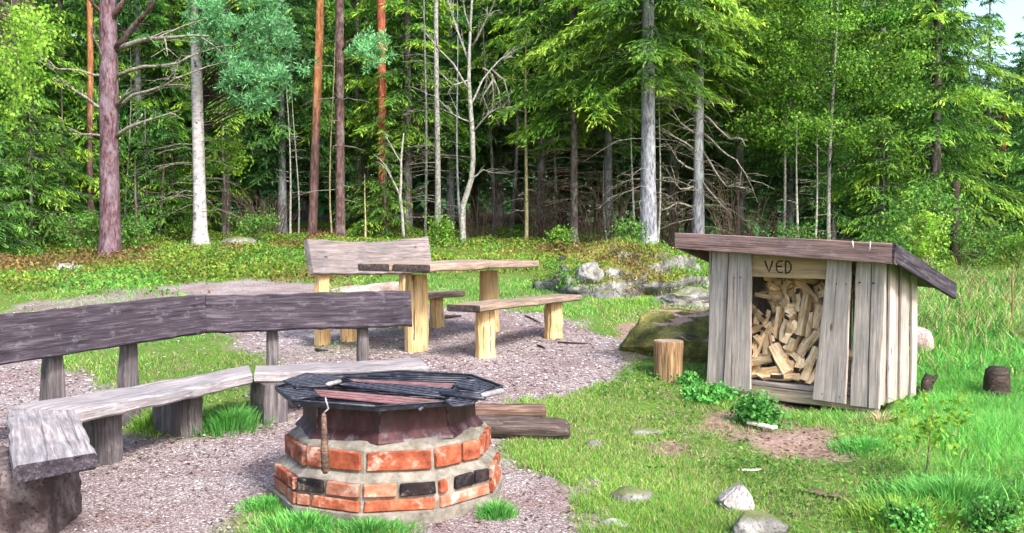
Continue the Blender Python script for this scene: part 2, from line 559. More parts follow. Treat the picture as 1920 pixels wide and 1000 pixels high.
def leaf_mat(name, dark, mid, tip, transl=.3, var=.45):
    t = NT(name)
    a = t.n('Attribute', attribute_name='tint')
    s = t.n('SeparateColor'); t.set(s, 0, a.outputs['Color'])
    col = t.ramp(s.outputs[0], [(0, dark), (.45, mid), (1, tip)])
    oi = t.n('ObjectInfo')
    gz = t.n('TexCoord')
    patch = t.noise(gz.outputs['Object'], .55, 3)
    k = t.math('ADD', t.math('MULTIPLY', s.outputs[1], 2 * var), 1 - var)
    k = t.math('MULTIPLY', k, t.math('ADD', t.math('MULTIPLY', oi.outputs['Random'], .3), .85))
    k = t.math('MULTIPLY', k, t.ramp(patch, [(.3, .7), (.7, 1.3)]))
    col = t.mix(1.0, col, k, 'MULTIPLY')
    d = t.n('BsdfPrincipled'); t.set(d, 'Base Color', col); t.set(d, 'Roughness', .6); t.set(d, 'Specular IOR Level', .25)
    tr = t.n('BsdfTranslucent'); t.set(tr, 0, t.mix(1.0, col, (1.0, 1.15, .85), 'MULTIPLY'))
    mx = t.n('MixShader', {0: transl}); t.set(mx, 1, d.outputs[0]); t.set(mx, 2, tr.outputs[0])
    t.t.links.new(mx.outputs[0], t.out.inputs[0])
    return t.m
M['lf_spruce'] = leaf_mat('leaf_spruce', (.028, .088, .022), (.078, .215, .044), (.185, .380, .058))
M['lf_lime'] = leaf_mat('leaf_spruce_lime', (.040, .112, .018), (.125, .285, .032), (.300, .445, .048))
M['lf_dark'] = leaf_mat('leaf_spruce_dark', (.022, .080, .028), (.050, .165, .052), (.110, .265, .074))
M['lf_pine'] = leaf_mat('leaf_pine', (.045, .155, .068), (.125, .335, .140), (.230, .480, .215))
M['lf_birch'] = leaf_mat('leaf_birch', (.048, .130, .018), (.135, .300, .032), (.260, .430, .046), .4)
M['lf_bush'] = leaf_mat('leaf_bush', (.034, .115, .022), (.090, .240, .036), (.185, .345, .052), .35)
M['lf_cover'] = leaf_mat('leaf_cover', (.038, .080, .012), (.105, .180, .020), (.215, .255, .032), .25, .5)
M['lf_rust'] = leaf_mat('leaf_rust', (.050, .032, .014), (.135, .085, .030), (.24, .165, .055), .2, .5)
M['lf_litter'] = leaf_mat('leaf_litter', (.045, .024, .017), (.115, .066, .048), (.22, .15, .11), .1, .5)
M['lf_grass'] = leaf_mat('grass_blade', (.050, .140, .020), (.118, .280, .030), (.250, .385, .055), .35, .45)
M['lf_lush'] = leaf_mat('grass_lush', (.034, .165, .034), (.090, .330, .062), (.190, .450, .095), .35, .4)
M['lf_straw'] = leaf_mat('grass_straw', (.15, .12, .05), (.28, .235, .11), (.42, .37, .21), .25, .35)

def rock_mat(name, a, b, c, moss=0.0, moss_lo=.45, moss_col=(.13, .15, .02), moss_col2=(.06, .085, .012), crack=0.0):
    t = NT(name)
    co = t.coords((1, 1, 1))
    n = t.noise(co, 5.0, 8, .65)
    col = t.ramp(n, [(.33, a), (.5, b), (.66, c)])
    sp = t.noise(co, 60.0, 2, .6)
    col = t.mix(t.ramp(sp, [(.55, 0.0), (.68, .7)]), col, tuple(q * .35 for q in a))
    ck = t.n('TexVoronoi', {'Scale': 2.6}, feature='DISTANCE_TO_EDGE'); wv = t.n('VectorMath', operation='ADD'); t.set(wv, 0, co)
    nz = t.n('TexNoise', {'Scale': 3.0}); t.set(nz, 'Vector', co); t.set(wv, 1, nz.outputs['Color']); t.set(ck, 'Vector', wv)
    crk = t.ramp(ck.outputs['Distance'], [(0.0, 1.0), (.035, 0.0)])
    col = t.mix(t.math('MULTIPLY', crk, crack), col, tuple(q * .3 for q in a))
    if moss:
        geo = t.n('NewGeometry'); sx = t.n('SeparateXYZ'); t.set(sx, 0, geo.outputs['Normal'])
        mn = t.noise(co, 3.2, 6, .7)
        f = t.math('ADD', t.math('MULTIPLY', sx.outputs[2], .55), t.math('MULTIPLY', mn, .9))
        mc = t.ramp(t.noise(co, 22.0, 4, .7), [(.35, moss_col2), (.65, moss_col)])
        col = t.mix(t.math('MULTIPLY', t.ramp(f, [(moss_lo, 0.0), (moss_lo + .14, 1.0)]), moss), col, mc)
    return t.finish(col, .9, t.math('SUBTRACT', n, t.math('MULTIPLY', crk, crack * .6)), .7, .05, spec=.2)
M['rock_pale'] = rock_mat('rock_pale', (.15, .14, .13), (.32, .30, .28), (.46, .44, .42))
M['rock_grey'] = rock_mat('rock_grey', (.065, .065, .06), (.16, .152, .145), (.32, .305, .295), .7, .84)
M['rock_moss'] = rock_mat('rock_mossy', (.05, .05, .045), (.14, .135, .125), (.32, .305, .29), .95, .76, (.20, .20, .03), (.10, .12, .018), .5)
M['rock_olive'] = rock_mat('rock_olive', (.028, .030, .012), (.085, .090, .022), (.22, .20, .06), 1.0, .93, (.32, .235, .20), (.19, .125, .10))
M['rock_brown'] = rock_mat('rock_brown', (.022, .014, .015), (.065, .045, .046), (.20, .165, .165))
M['rock_pink'] = rock_mat('rock_pink', (.18, .125, .11), (.31, .24, .215), (.42, .36, .33))
M['path_litter'] = rock_mat('path_litter', (.20, .13, .10), (.34, .25, .21), (.46, .37, .32))

def brick_mat(name, a, b, c, soot=.3, white=.35):
    t = NT(name)
    co = t.coords((1, 1, 1))
    n = t.noise(co, 14.0, 6, .65)
    col = t.ramp(n, [(.32, a), (.5, b), (.68, c)])
    w = t.noise(co, 7.0, 5, .7)
    col = t.mix(t.math('MULTIPLY', t.ramp(w, [(.55, 0.0), (.66, 1.0)]), white), col, (.55, .45, .38))
    s = t.noise(co, 4.0, 4, .6)
    col = t.mix(t.math('MULTIPLY', t.ramp(s, [(.56, 0.0), (.70, 1.0)]), soot), col, (.05, .025, .02))
    oi = t.n('ObjectInfo')
    col = t.mix(1.0, col, t.ramp(oi.outputs['Random'], [(0, .75), (1, 1.2)]), 'MULTIPLY')
    return t.finish(col, .88, n, .5, .01, spec=.2)
M['brick_red'] = brick_mat('brick_red', (.11, .027, .016), (.275, .068, .032), (.38, .14, .080), .9, .6)
M['brick_salmon'] = brick_mat('brick_salmon', (.25, .085, .050), (.40, .165, .105), (.50, .29, .22), .35, .6)
M['brick_black'] = brick_mat('brick_black', (.006, .005, .006), (.014, .012, .014), (.06, .04, .04), .2, .45)
t = NT('mortar'); co = t.coords((1, 1, 1)); n = t.noise(co, 12, 6, .7)
col = t.ramp(n, [(.3, (.085, .075, .060)), (.5, (.185, .165, .138)), (.7, (.29, .268, .232))])
sm = t.noise(co, 3.2, 4, .6); col = t.mix(t.ramp(sm, [(.54, 0.0), (.72, .6)]), col, (.10, .095, .075))
M['mortar'] = t.finish(col, .92, n, .6, .015, spec=.15)
t = NT('rusty_steel'); co = t.coords((1, 1, .4)); n = t.noise(co, 9, 6, .7)
col = t.ramp(n, [(.3, (.018, .008, .010)), (.5, (.050, .017, .020)), (.7, (.095, .040, .040))])
ash = t.noise(co, 16, 5, .7); tc = t.n('TexCoord'); sx = t.n('SeparateXYZ'); t.set(sx, 0, tc.outputs['Object'])
lowz = t.ramp(sx.outputs[2], [(.37, 1.0), (.41, .12)])
col = t.mix(t.math('MULTIPLY', lowz, t.ramp(ash, [(.50, 0.0), (.64, .6)])), col, (.20, .19, .21))
M['rust'] = t.finish(col, .6, n, .4, .01, metallic=.35, spec=.4)
t = NT('black_steel'); co = t.coords((1, 1, 1)); n = t.noise(co, 18, 5, .7)
col = t.ramp(n, [(.3, (.012, .012, .018)), (.55, (.032, .034, .048)), (.75, (.12, .115, .14))])
M['steel'] = t.finish(col, t.ramp(n, [(.3, .35), (.7, .6)]), n, .25, .004, metallic=.3, spec=.5)
t = NT('wire_steel'); M['wire'] = t.finish((.05, .054, .078), .45, metallic=.4, spec=.5)
t = NT('red_steel'); co = t.coords((1, 1, 1)); n = t.noise(co, 14, 5, .7)
col = t.ramp(n, [(.3, (.10, .045, .045)), (.5, (.21, .095, .092)), (.7, (.30, .17, .165))])
M['redsteel'] = t.finish(col, .6, n, .25, .004, metallic=.1, spec=.4)
t = NT('worn_steel'); co = t.coords((1, 1, 1)); n = t.noise(co, 24, 5, .7)
col = t.ramp(n, [(.3, (.12, .10, .10)), (.55, (.34, .31, .32)), (.75, (.55, .52, .52))])
M['worn'] = t.finish(col, .5, n, .25, .004, metallic=.3, spec=.5)
t = NT('carved'); M['carved'] = t.finish((.025, .015, .010), .9)
t = NT('nail'); M['nail'] = t.finish((.05, .045, .05), .5, metallic=.6)
t = NT('soil_dark'); co = t.coords((1, 1, 1)); n = t.noise(co, 9, 6, .7)
M['soil'] = t.finish(t.ramp(n, [(.3, (.03, .02, .014)), (.7, (.10, .07, .05))]), .95, n, .8, .03)

# ground sheet
t = NT('ground')
tc = t.n('TexCoord'); P = tc.outputs['Object']
at = t.n('Attribute', attribute_name='zone'); sc = t.n('SeparateColor'); t.set(sc, 0, at.outputs['Color'])
fg, fs, fm = sc.outputs[0], sc.outputs[1], sc.outputs[2]
vo = t.n('TexVoronoi', {'Scale': 145.0}); t.set(vo, 'Vector', P)
vs = t.n('SeparateColor'); t.set(vs, 0, vo.outputs['Color'])
grav = t.ramp(vs.outputs[0], [(0, (.085, .062, .062)), (.3, (.205, .162, .162)), (.65, (.320, .272, .270)), (.88, (.435, .388, .384)), (1, (.60, .565, .555))])
gtone = t.noise(P, 1.6, 5, .6)
grav = t.mix(t.ramp(gtone, [(.38, .0), (.62, .9)]), grav, t.mix(1.0, grav, (.74, .62, .60), 'MULTIPLY'))
gfine = t.noise(P, 6.0, 5, .7)
grav = t.mix(t.ramp(gfine, [(.55, .0), (.68, .6)]), grav, (.12, .078, .066))
n1 = t.noise(P, 3.0, 6, .65); n2 = t.noise(P, 28.0, 5, .7); n3 = t.noise(P, .9, 4, .6)
soil = t.ramp(n2, [(.3, (.085, .050, .036)), (.5, (.200, .130, .100)), (.7, (.34, .25, .205))])
soil = t.mix(t.ramp(n1, [(.5, 0.0), (.7, .5)]), soil, (.30, .215, .19))
grass = t.ramp(n2, [(.3, (.028, .066, .010)), (.5, (.070, .140, .018)), (.7, (.15, .175, .045))])
grass = t.mix(t.ramp(n1, [(.52, 0.0), (.68, .75)]), grass, t.ramp(n2, [(.35, (.10, .075, .045)), (.65, (.24, .20, .12))]))
moss = t.ramp(n2, [(.3, (.030, .055, .008)), (.5, (.075, .125, .014)), (.7, (.16, .18, .022))])
moss = t.mix(t.ramp(n3, [(.48, 0.0), (.62, .8)]), moss, t.ramp(n2, [(.35, (.060, .032, .016)), (.65, (.19, .10, .04))]))
sy = t.n('SeparateXYZ'); t.set(sy, 0, P)
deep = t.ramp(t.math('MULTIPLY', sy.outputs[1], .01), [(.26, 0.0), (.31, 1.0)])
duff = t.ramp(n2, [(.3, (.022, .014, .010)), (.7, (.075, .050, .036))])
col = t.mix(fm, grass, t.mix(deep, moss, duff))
col = t.mix(fs, col, soil)
col = t.mix(fg, col, grav)
hh = t.math('ADD', t.math('MULTIPLY', t.math('SUBTRACT', 1.0, vo.outputs['Distance']), fg), t.math('MULTIPLY', n2, 1.2))
M['ground'] = t.finish(col, .92, hh, .7, .012, spec=.15)
# ================================================================== THE SETTING
def axis(lo, hi, step, far_lo, far_hi, grow=1.16):
    a = list(np.arange(lo, hi + 1e-6, step))
    s = step; x = hi
    while x < far_hi:
        s *= grow; x += s; a.append(x)
    s = step; x = lo; b = []
    while x > far_lo:
        s *= grow; x -= s; b.append(x)
    return np.array(b[::-1] + a)

gx = axis(-6.5, 8.0, .055, -500, 500)
gy = axis(2.6, 13.5, .055, -300, 600)
GX, GY = np.meshgrid(gx, gy)
zg, zs, zm = zones(GX, GY)
GZ = ground(GX, GY)
near = (1 - sstep(12, 18, GY)) * (1 - zg)
GZ = GZ + near * (wob(GX, GY, 7, 11) * .018 + wob(GX, GY, 17, 12) * .010)
nx, ny = len(gx), len(gy)
idx = np.arange(nx * ny).reshape(ny, nx)
Fq = np.stack([idx[:-1, :-1], idx[:-1, 1:], idx[1:, 1:], idx[1:, :-1]], -1).reshape(-1, 4)
g = MB()
g.quads(np.stack([GX, GY, GZ], -1).reshape(-1, 3), Fq)
gme = g.mesh('ground', M['ground'])
za = gme.attributes.new('zone', 'FLOAT_COLOR', 'POINT')
za.data.foreach_set('color', np.stack([zg, zs, zm, np.ones_like(zg)], -1).ravel())
link('ground', gme, kind='structure')

# ---- rocks: a noise-shaped lump, flattened below
def rock_mesh(name, rx, ry, rz, seed, mat, amp=.22, freq=1.6, sub=3, flat=0.0, facet=0.0):
    import bmesh
    from mathutils import noise as mn
    bm = bmesh.new()
    bmesh.ops.create_icosphere(bm, subdivisions=sub, radius=1.0)
    r = random.Random(seed)
    off = Vector((r.uniform(-50, 50), r.uniform(-50, 50), r.uniform(-50, 50)))
    planes = []
    for i in range(int(facet * 14)):
        d = Vector((r.gauss(0, 1), r.gauss(0, 1), r.gauss(0, .8))).normalized()
        planes.append((d, r.uniform(.55, .85)))
    for v in bm.verts:
        p = v.co.copy()
        for d, h in planes:
            q = p.dot(d)
            if q > h:
                p -= d * (q - h) * .92
        k = 1 + amp * mn.fractal(p * freq + off, .8, 2.1, 4)
        p *= k
        v.co = Vector((p.x * rx, p.y * ry, p.z * rz))
    me = bpy.data.meshes.new(name)
    bm.to_mesh(me); bm.free()
    me.polygons.foreach_set('use_smooth', np.full(len(me.polygons), facet < .5))
    me.materials.append(mat)
    return me

def rock(name, label, loc, r3, seed, mat, rz=0.0, amp=.22, sub=3, facet=0.0, group=None, tilt=0.0, freq=1.6, cat='rock'):
    o = link(name, rock_mesh(name, *r3, seed, mat, amp, freq, sub, 0, facet))
    o.matrix_basis = Matrix.Translation(Vector(loc)) @ Matrix.Rotation(rz, 4, 'Z') @ Matrix.Rotation(tilt, 4, 'Y')
    return tag(o, label, cat, group)

# big moss-grown outcrop at the forest edge: one lump of bedrock with bare faces
oc = at_g(1180, 558)
rock('rock_outcrop', 'low grey rock outcrop grown over with yellow moss behind the picnic bench', (oc.x + .22, oc.y + .95, oc.z - .10), (1.45, 1.05, .72), 4, M['rock_moss'], .15, .30, 5, .35, freq=1.9)
v = at_y(1105, 500, oc.y + .1)
rock('rock', 'pale pointed rock face showing through moss on top of the outcrop', (v.x, v.y - .02, v.z - .16), (.19, .19, .22), 12, M['rock_grey'], .3, .22, 4, .5)
v = at_g(1132, 562)
rock('rock', 'small round grey stone in the grass before the mossy outcrop', (v.x, v.y, v.z + .02), (.13, .12, .11), 8, M['rock_grey'])
v = at_g(1300, 572)
rock('rock', 'pale lichened boulder at the top of the brown trail by the shed roof', (v.x - .1, v.y + .15, v.z - .03), (.62, .42, .24), 21, M['rock_grey'], .2, .28, 4, .5)
v = at_g(1275, 690)
rock('mossy_boulder', 'dark olive mossy boulder behind the chopping block and beside the shed', (v.x + .30, v.y + .62, v.z + .08), (.74, .46, .56), 33, M['rock_olive'], -.15, .16, 4, .75, tilt=-.16)
v = at_g(1388, 962)
import bmesh
bm = bmesh.new()
for p in ((-.098, -.01, .045), (-.085, .10, .05), (.012, .0, .138), (.03, .09, .125), (.065, -.02, .085), (.07, .09, .08), (.085, -.035, .0), (.085, .10, .0), (-.02, -.06, .01), (-.03, -.045, .06), (-.06, -.05, .02), (-.07, .12, .0), (-.03, -.05, -.03), (.05, .1, -.03)):
    bm.verts.new(p)
bmesh.ops.convex_hull(bm, input=bm.verts[:])
bmesh.ops.bevel(bm, geom=bm.edges[:], offset=.010, segments=2, affect='EDGES')
me = bpy.data.meshes.new('rock'); bm.to_mesh(me); bm.free(); me.materials.append(M['rock_pale'])
o = link('rock', me); o.matrix_basis = Matrix.Translation((v.x, v.y + .05, v.z - .005))
tag(o, 'white angular stone in the grass, upper of the two lying together', 'rock')
v = at_g(1428, 1010)
rock('rock', 'broad beige stone just below the white angular stone', (v.x, v.y + .03, v.z + .035), (.15, .12, .085), 9, M['rock_grey'], .2, .15, 3, .6)
v = at_g(1184, 942)
rock('rock', 'rounded pale stone sunk in grass at the gravel edge', (v.x, v.y + .03, v.z + .01), (.115, .09, .06), 15, M['rock_grey'], .1, .12, 3, .3)
v = at_g(1160, 985)
rock('rock', 'flat whitish stone sunk in grass below the rounded pale stone', (v.x, v.y, v.z - .005), (.09, .05, .035), 16, M['rock_pale'], -.6, .15, 3, .5)
v = at_g(1113, 838)
rock('rock', 'small grey stone in grass beyond the end of the charred log', (v.x, v.y, v.z + .005), (.055, .045, .04), 17, M['rock_grey'], 0, .15, 3, .4)
v = at_g(1208, 812)
rock('rock', 'little flat grey stone half hidden in grass above the bare soil patch', (v.x, v.y, v.z), (.13, .07, .03), 18, M['rock_grey'], .2, .2, 3, .4)
v = at_g(1736, 668)
rock('rock', 'pinkish boulder peeping out behind the right corner of the shed', (v.x - .05, v.y + .1, v.z + .12), (.17, .17, .20), 19, M['rock_pink'], 0, .15, 3, .5)
v = at_g(1808, 758)
rock('rock', 'flat pinkish stone in the grass beside the dark rotten stump', (v.x, v.y, v.z + .01), (.21, .13, .05), 20, M['rock_pink'], .2, .2, 3, .5)
v = at_z(30, 950, .1)
o = link('stone_block', rock_mesh('stone_block', .47, .30, .46, 24, M['rock_brown'], .05, 2.2, 5))
for q in o.data.vertices:          # squared off
    c = q.co
    k = max(abs(c.x) / .47, abs(c.y) / .30, abs(c.z) / .46); r_ = math.sqrt((c.x / .47) ** 2 + (c.y / .30) ** 2 + (c.z / .46) ** 2)
    f = (r_ / max(k, 1e-6)) ** 1.0
    q.co = c * f * .80
o.matrix_basis = Matrix.Translation((v.x - .16, v.y - .02, -.04)) @ Matrix.Rotation(.12, 4, 'Z')
tag(o, 'dark squared stone block with pale streaks under the end of the curved bench', 'stone block')
v = at_g(365, 472)
rock('rock', 'flat reddish stone at the foot of the white birch', (v.x, v.y - .3, v.z + .03), (.42, .3, .16), 25, M['driftwood'], 0, .2, 3, .3)
v = at_g(445, 462)
rock('rock', 'grey mossy stone in the moss to the right of the white birch', (v.x, v.y, v.z + .05), (.5, .3, .2), 26, M['rock_grey'], .2, .25, 3, .4)
v = at_g(590, 560)
rock('rock', 'low stone with litter under the back bench with a backrest', (v.x + .6, v.y + .9, v.z - .05), (.9, .4, .28), 27, M['rock_pink'], 0, .3, 4, .4)
v = at_g(128, 505)
rock('rock', 'small pale stone among rusty bracken left of the large pine', (v.x, v.y, v.z), (.25, .2, .12), 28, M['rock_pale'], 0, .2, 3, .4)

OUTCROP = bpy.data.objects['rock_outcrop']

# ================================================================== FIRE PIT
PC = Vector((-.648, 5.05, 0.0))
PITZ = 0.0
def ring_pts(R, n, rot, z, c=PC, sy=1.0):
    return [Vector((c.x + R * math.sin(rot + 2 * PI * k / n), c.y - sy * R * math.cos(rot + 2 * PI * k / n), z)) for k in range(n)]

def ring_band(mb, ra, rb, m=0):   # quads between two polygons of the same count
    n = len(ra); V = [tuple(v) for v in ra + rb]
    mb.poly(V, [(k, (k + 1) % n, n + (k + 1) % n, n + k) for k in range(n)], m)

pit = thing('fire_pit', 'ten-sided brick fire pit with black steel grill on top', 'fire pit', (PC.x, PC.y, PITZ))
rot10 = math.radians(12 - 18)
# mortar core: three tiers with sloping ledges, open in the middle
mb = MB()
R1, R2 = .592, .537
tiers = [(R1 + .015, -.12), (R1 + .02, .05), (R1 - .012, .055), (R1 - .012, .192), (R1 - .03, .203), (R2 - .010, .228), (R2 - .012, .335), (R2 - .018, .345), (.47, .372), (.40, .372), (.40, .02)]
rr = [ring_pts(R, 10, rot10, z) for R, z in tiers]
for a, b in zip(rr[:-1], rr[1:]):
    ring_band(mb, a, b)
mb.poly([tuple(v) for v in rr[-1]], [tuple(range(10))])
o = mb.build('mortar', M['mortar'], pit, smooth=False)
recalc(o.data)
import bmesh
from mathutils import noise as mn_
bm = bmesh.new(); bm.from_mesh(o.data)
bmesh.ops.subdivide_edges(bm, edges=[e for e in bm.edges if e.calc_length() > .12], cuts=7, use_grid_fill=True)
for v_ in bm.verts:
    w_ = o.matrix_basis @ v_.co
    q_ = math.hypot(v_.co.x, v_.co.y)
    if q_ > .45:
        dn = mn_.noise(v_.co * 16) * .006 + mn_.noise(v_.co * 45) * .003
        v_.co.x *= 1 + dn / q_; v_.co.y *= 1 + dn / q_; v_.co.z += mn_.noise(v_.co * 22 + Vector((9, 9, 9))) * .004
bm.to_mesh(o.data); bm.free()

def brick_mesh(L, H, D, seed):
    import bmesh
    r = random.Random(seed)
    bm = bmesh.new()
    bmesh.ops.create_cube(bm, size=1)
    for v in bm.verts:
        v.co = Vector((v.co.x * L + r.uniform(-.004, .004), v.co.y * D + r.uniform(-.003, .003), v.co.z * H + r.uniform(-.003, .003)))
    bmesh.ops.bevel(bm, geom=bm.edges[:], offset=.0045, segments=1, affect='EDGES')
    bmesh.ops.subdivide_edges(bm, edges=[e for e in bm.edges if e.calc_length() > .04], cuts=2, use_grid_fill=True)
    from mathutils import noise as mn
    o_ = Vector((seed * 1.7, seed * .3, 0))
    for v in bm.verts:
        v.co += v.normal * (mn.noise(v.co * 38 + o_) * .0035)
        if abs(v.co.x) > L * .46 and mn.noise(v.co * 15 + o_) > .12:
            v.co.x *= .965; v.co.z *= .93
    me = bpy.data.meshes.new('brick'); bm.to_mesh(me); bm.free()
    return me
_bk = {}
def brick(face, R, u0, u1, z0, z1, matk, seed, n=10, rot=rot10, proud=.006):
    """face index, from fraction u0 to u1 along that face"""
    a = rot + 2 * PI * face / n; b = rot + 2 * PI * (face + 1) / n
    pa = Vector((PC.x + R * math.sin(a), PC.y - R * math.cos(a), 0)); pb = Vector((PC.x + R * math.sin(b), PC.y - R * math.cos(b), 0))
    p0 = pa.lerp(pb, u0); p1 = pa.lerp(pb, u1)
    X = (p1 - p0).normalized(); Yv = Vector((0, 0, 1)).cross(X)
    D = .06
    c = (p0 + p1) / 2 + Vector((0, 0, (z0 + z1) / 2)) + Yv * (D / 2 - proud - random.Random(seed).uniform(0, .006))
    me = brick_mesh((p1 - p0).length, z1 - z0, D, seed)
    me.materials.append(M[matk])
    ob = link('brick', me)
    m = Matrix((X, Yv, Vector((0, 0, 1)))).transposed().to_4x4(); m.translation = c
    put(ob, m @ Matrix.Rotation(random.Random(seed + 1).uniform(-.02, .02), 4, 'Y'), pit)
    return ob

rb = random.Random(7)
# face order: 0 is the face just right of front; 9, 8 go left, 1, 2 go right
special = {(1, 0): [(.03, .46, 'brick_salmon'), (.50, .97, 'brick_black')], (1, 9): [(.03, .42, 'brick_black'), (.48, .97, 'brick_salmon')],
           (1, 8): [(.03, .97, 'brick_red')], (1, 1): [(.02, .16, 'brick_red'), (.32, .66, 'brick_black'), (.70, .97, 'brick_black')],
           (0, 9): [(.02, .20, 'brick_salmon'), (.26, .97, 'brick_red')], (0, 8): [(.03, .52, 'brick_salmon'), (.56, .97, 'brick_salmon')], (0, 0): [(.05, .95, 'brick_red')], (0, 1): [(.05, .95, 'brick_salmon')]}
for f in range(10):
    for course, (z0, z1) in enumerate(((.058, .112), (.128, .188))):
        segs = special.get((course, f))
        if not segs:
            segs = [(.03, .47, rb.choice(['brick_red', 'brick_salmon'])), (.53, .97, rb.choice(['brick_red', 'brick_black', 'brick_salmon']))] if (f + course) % 2 else [(.04, .96, 'brick_red')]
        for i, (u0, u1, mk) in enumerate(segs):
            ob = brick(f, R1, u0, u1, z0, z1, mk, 100 + f * 20 + course * 5 + i)
            if mk == 'brick_black':
                ob['label'] = 'black glazed brick in the middle course'
    for i, (u0, u1) in enumerate([(.035, .965)] if f in (0, 9, 8) else [(.04, .55), (.60, .96)]):
        brick(f, R2, u0, u1, .236, .330, 'brick_red', 400 + f * 7 + i)

# rusty steel ring with a flared foot, and a loose bent plate leaning on its right side
rot8 = 0.02
mb = MB()
z_t = .548
sects = [(.498, .362), (.492, .374), (.464, .402), (.456, .410), (.45, z_t - .03), (.425, z_t - .03), (.43, .36)]
rr = [ring_pts(R, 8, rot8, z) for R, z in sects]
for a, b in zip(rr, rr[1:] + rr[:1]):
    ring_band(mb, a, b)
o = mb.build('fire_ring', M['rust'], pit, smooth=False); recalc(o.data)
for k in (0, 1, 7):
    p0, p1 = ring_pts(.457, 8, rot8, .41)[k], ring_pts(.454, 8, rot8, z_t - .03)[k]
    post('weld_seam', p0, p1, .007, .007, .008, .008, (p0 - PC).xy.to_3d(), M['rust'], pit, 2)
# ---- the grill: eight-sided steel top
ZG = .556
RO = .602
mb = MB()
orim = ring_pts(RO, 8, rot8, ZG); olow = ring_pts(RO - .010, 8, rot8, ZG - .020); inn = ring_pts(RO - .040, 8, rot8, ZG); innl = ring_pts(RO - .040, 8, rot8, ZG - .012); lowin = ring_pts(.46, 8, rot8, ZG - .026)
for a, b in ((orim, olow), (olow, lowin), (lowin, innl), (innl, inn), (inn, orim)):
    ring_band(mb, a, b)
o = mb.build('grill_rim', M['steel'], pit, smooth=False); recalc(o.data)
mb = MB()
rim_tube = ring_pts(RO - .004, 8, rot8, ZG + .006)
tube(mb, rim_tube + rim_tube[:1], [.006] * 9, 6)
mb.build('edge_bar', M['steel'], pit)
mb = MB()
bed = ring_pts(.41, 8, rot8, .30)
mb.poly([tuple(v) for v in bed], [tuple(range(8))])
o = mb.build('ash_bed', M['soil'], pit, smooth=False)
gd = Vector((.985, -.17, 0)).normalized(); gn = Vector((.17, .985, 0)).normalized()
for k in range(-7, 8):             # the flat bars of the grate under the loose mesh panels
    off = gn * (k * .075)
    half = math.sqrt(max(.01, (RO * .93) ** 2 - (k * .075) ** 2)) * .96
    mb = MB()
    c_ = Vector((PC.x, PC.y, ZG - .008)) + off
    tube(mb, [c_ - gd * half, c_ + gd * half], [.0065] * 2, 5)
    mb.build('grate_bar', M['steel'], pit)
for k in (-.3, .3):
    c_ = Vector((PC.x, PC.y, ZG - .020)) + gd * k
    mb = MB(); tube(mb, [c_ - gn * .5, c_ + gn * .5], [.010] * 2, 5); mb.build('support_bar', M['steel'], pit)

def plan(px, py, z=ZG):
    return at_z(px, py, z)
def flat_plate(name, pix, z, th, mat, parent=pit, bar=.008, barmat='steel'):
    P = [plan(x, y, z) for x, y in pix]
    n = len(P)
    mb = MB()
    V = [tuple(p) for p in P] + [(p.x, p.y, p.z - th) for p in P]
    mb.poly(V, [tuple(range(n)), tuple(n + k for k in reversed(range(n)))] + [(k, n + k, n + (k + 1) % n, (k + 1) % n) for k in range(n)])
    o = mb.build(name, mat, parent, smooth=False); recalc(o.data)
    if bar:
        mb = MB()
        for k in range(n):
            a, b = P[k], P[(k + 1) % n]
            tube(mb, [a + Vector((0, 0, .003)), b + Vector((0, 0, .003))], [bar * .5] * 2, 5)
        mb.build('edge_bar', M[barmat], o)
    return o
def wire_mesh_panel(pix, z, parent, step=.046, wire=.0030, name='wire_mesh'):
    """crossed wires clipped to a convex outline, inside a bar frame"""
    P = [plan(x, y, z) for x, y in pix]
    cx = sum(p.x for p in P) / len(P); cy = sum(p.y for p in P) / len(P)
    mb = MB(); n = len(P)
    for ang in (.62, -.62):
        d = Vector((math.cos(ang), math.sin(ang), 0)); nn = Vector((-d.y, d.x, 0))
        q = [(p - P[0]).dot(nn) for p in P]
        s = min(q) + step * .5
        while s < max(q):
            hits = []
            for k in range(n):
                a, b = P[k], P[(k + 1) % n]
                qa, qb = (a - P[0]).dot(nn) - s, (b - P[0]).dot(nn) - s
                if qa * qb < 0:
                    hits.append(a.lerp(b, qa / (qa - qb)))
            if len(hits) == 2:
                dz = Vector((0, 0, .002 if ang > 0 else -.002))
                tube(mb, [hits[0] + dz, hits[1] + dz], [wire] * 2, 4, cap=False)
            s += step
    o = mb.build(name, M['wire'], parent)
    mb = MB()
    for k in range(n):
        tube(mb, [P[k], P[(k + 1) % n]], [.007] * 2, 6)
    mb.build('frame_bar', M['steel'], o)
    return o
def lerp2(p, q, t): return (p[0] + (q[0] - p[0]) * t, p[1] + (q[1] - p[1]) * t)
for (tl, tr, br, bl) in (((588, 729), (826, 750), (745, 758), (600, 743)), ((655, 711), (852, 719), (862, 727), (670, 718))):
    for k in range(3):             # three flat red bars side by side
        t0, t1 = k / 3 + .03, (k + 1) / 3 - .07
        flat_plate('red_bar', [lerp2(tl, bl, t0), lerp2(tl, bl, t1), lerp2(tr, br, t1), lerp2(tr, br, t0)], ZG + .010, .005, M['redsteel'], bar=0)
wire_mesh_panel([(632, 723), (664, 718), (862, 729), (834, 745)], ZG + .014, pit)
wire_mesh_panel([(517, 729), (552, 749), (598, 743), (576, 729)], ZG + .012, pit)
wire_mesh_panel([(532, 715), (575, 701), (645, 708), (612, 724), (560, 726)], ZG + .030, pit)
wire_mesh_panel([(850, 724), (868, 714), (893, 714), (922, 728), (900, 735)], ZG + .030, pit)
wire_mesh_panel([(835, 752), (868, 746), (896, 749), (884, 758), (850, 762)], ZG + .010, pit)
mb = MB()
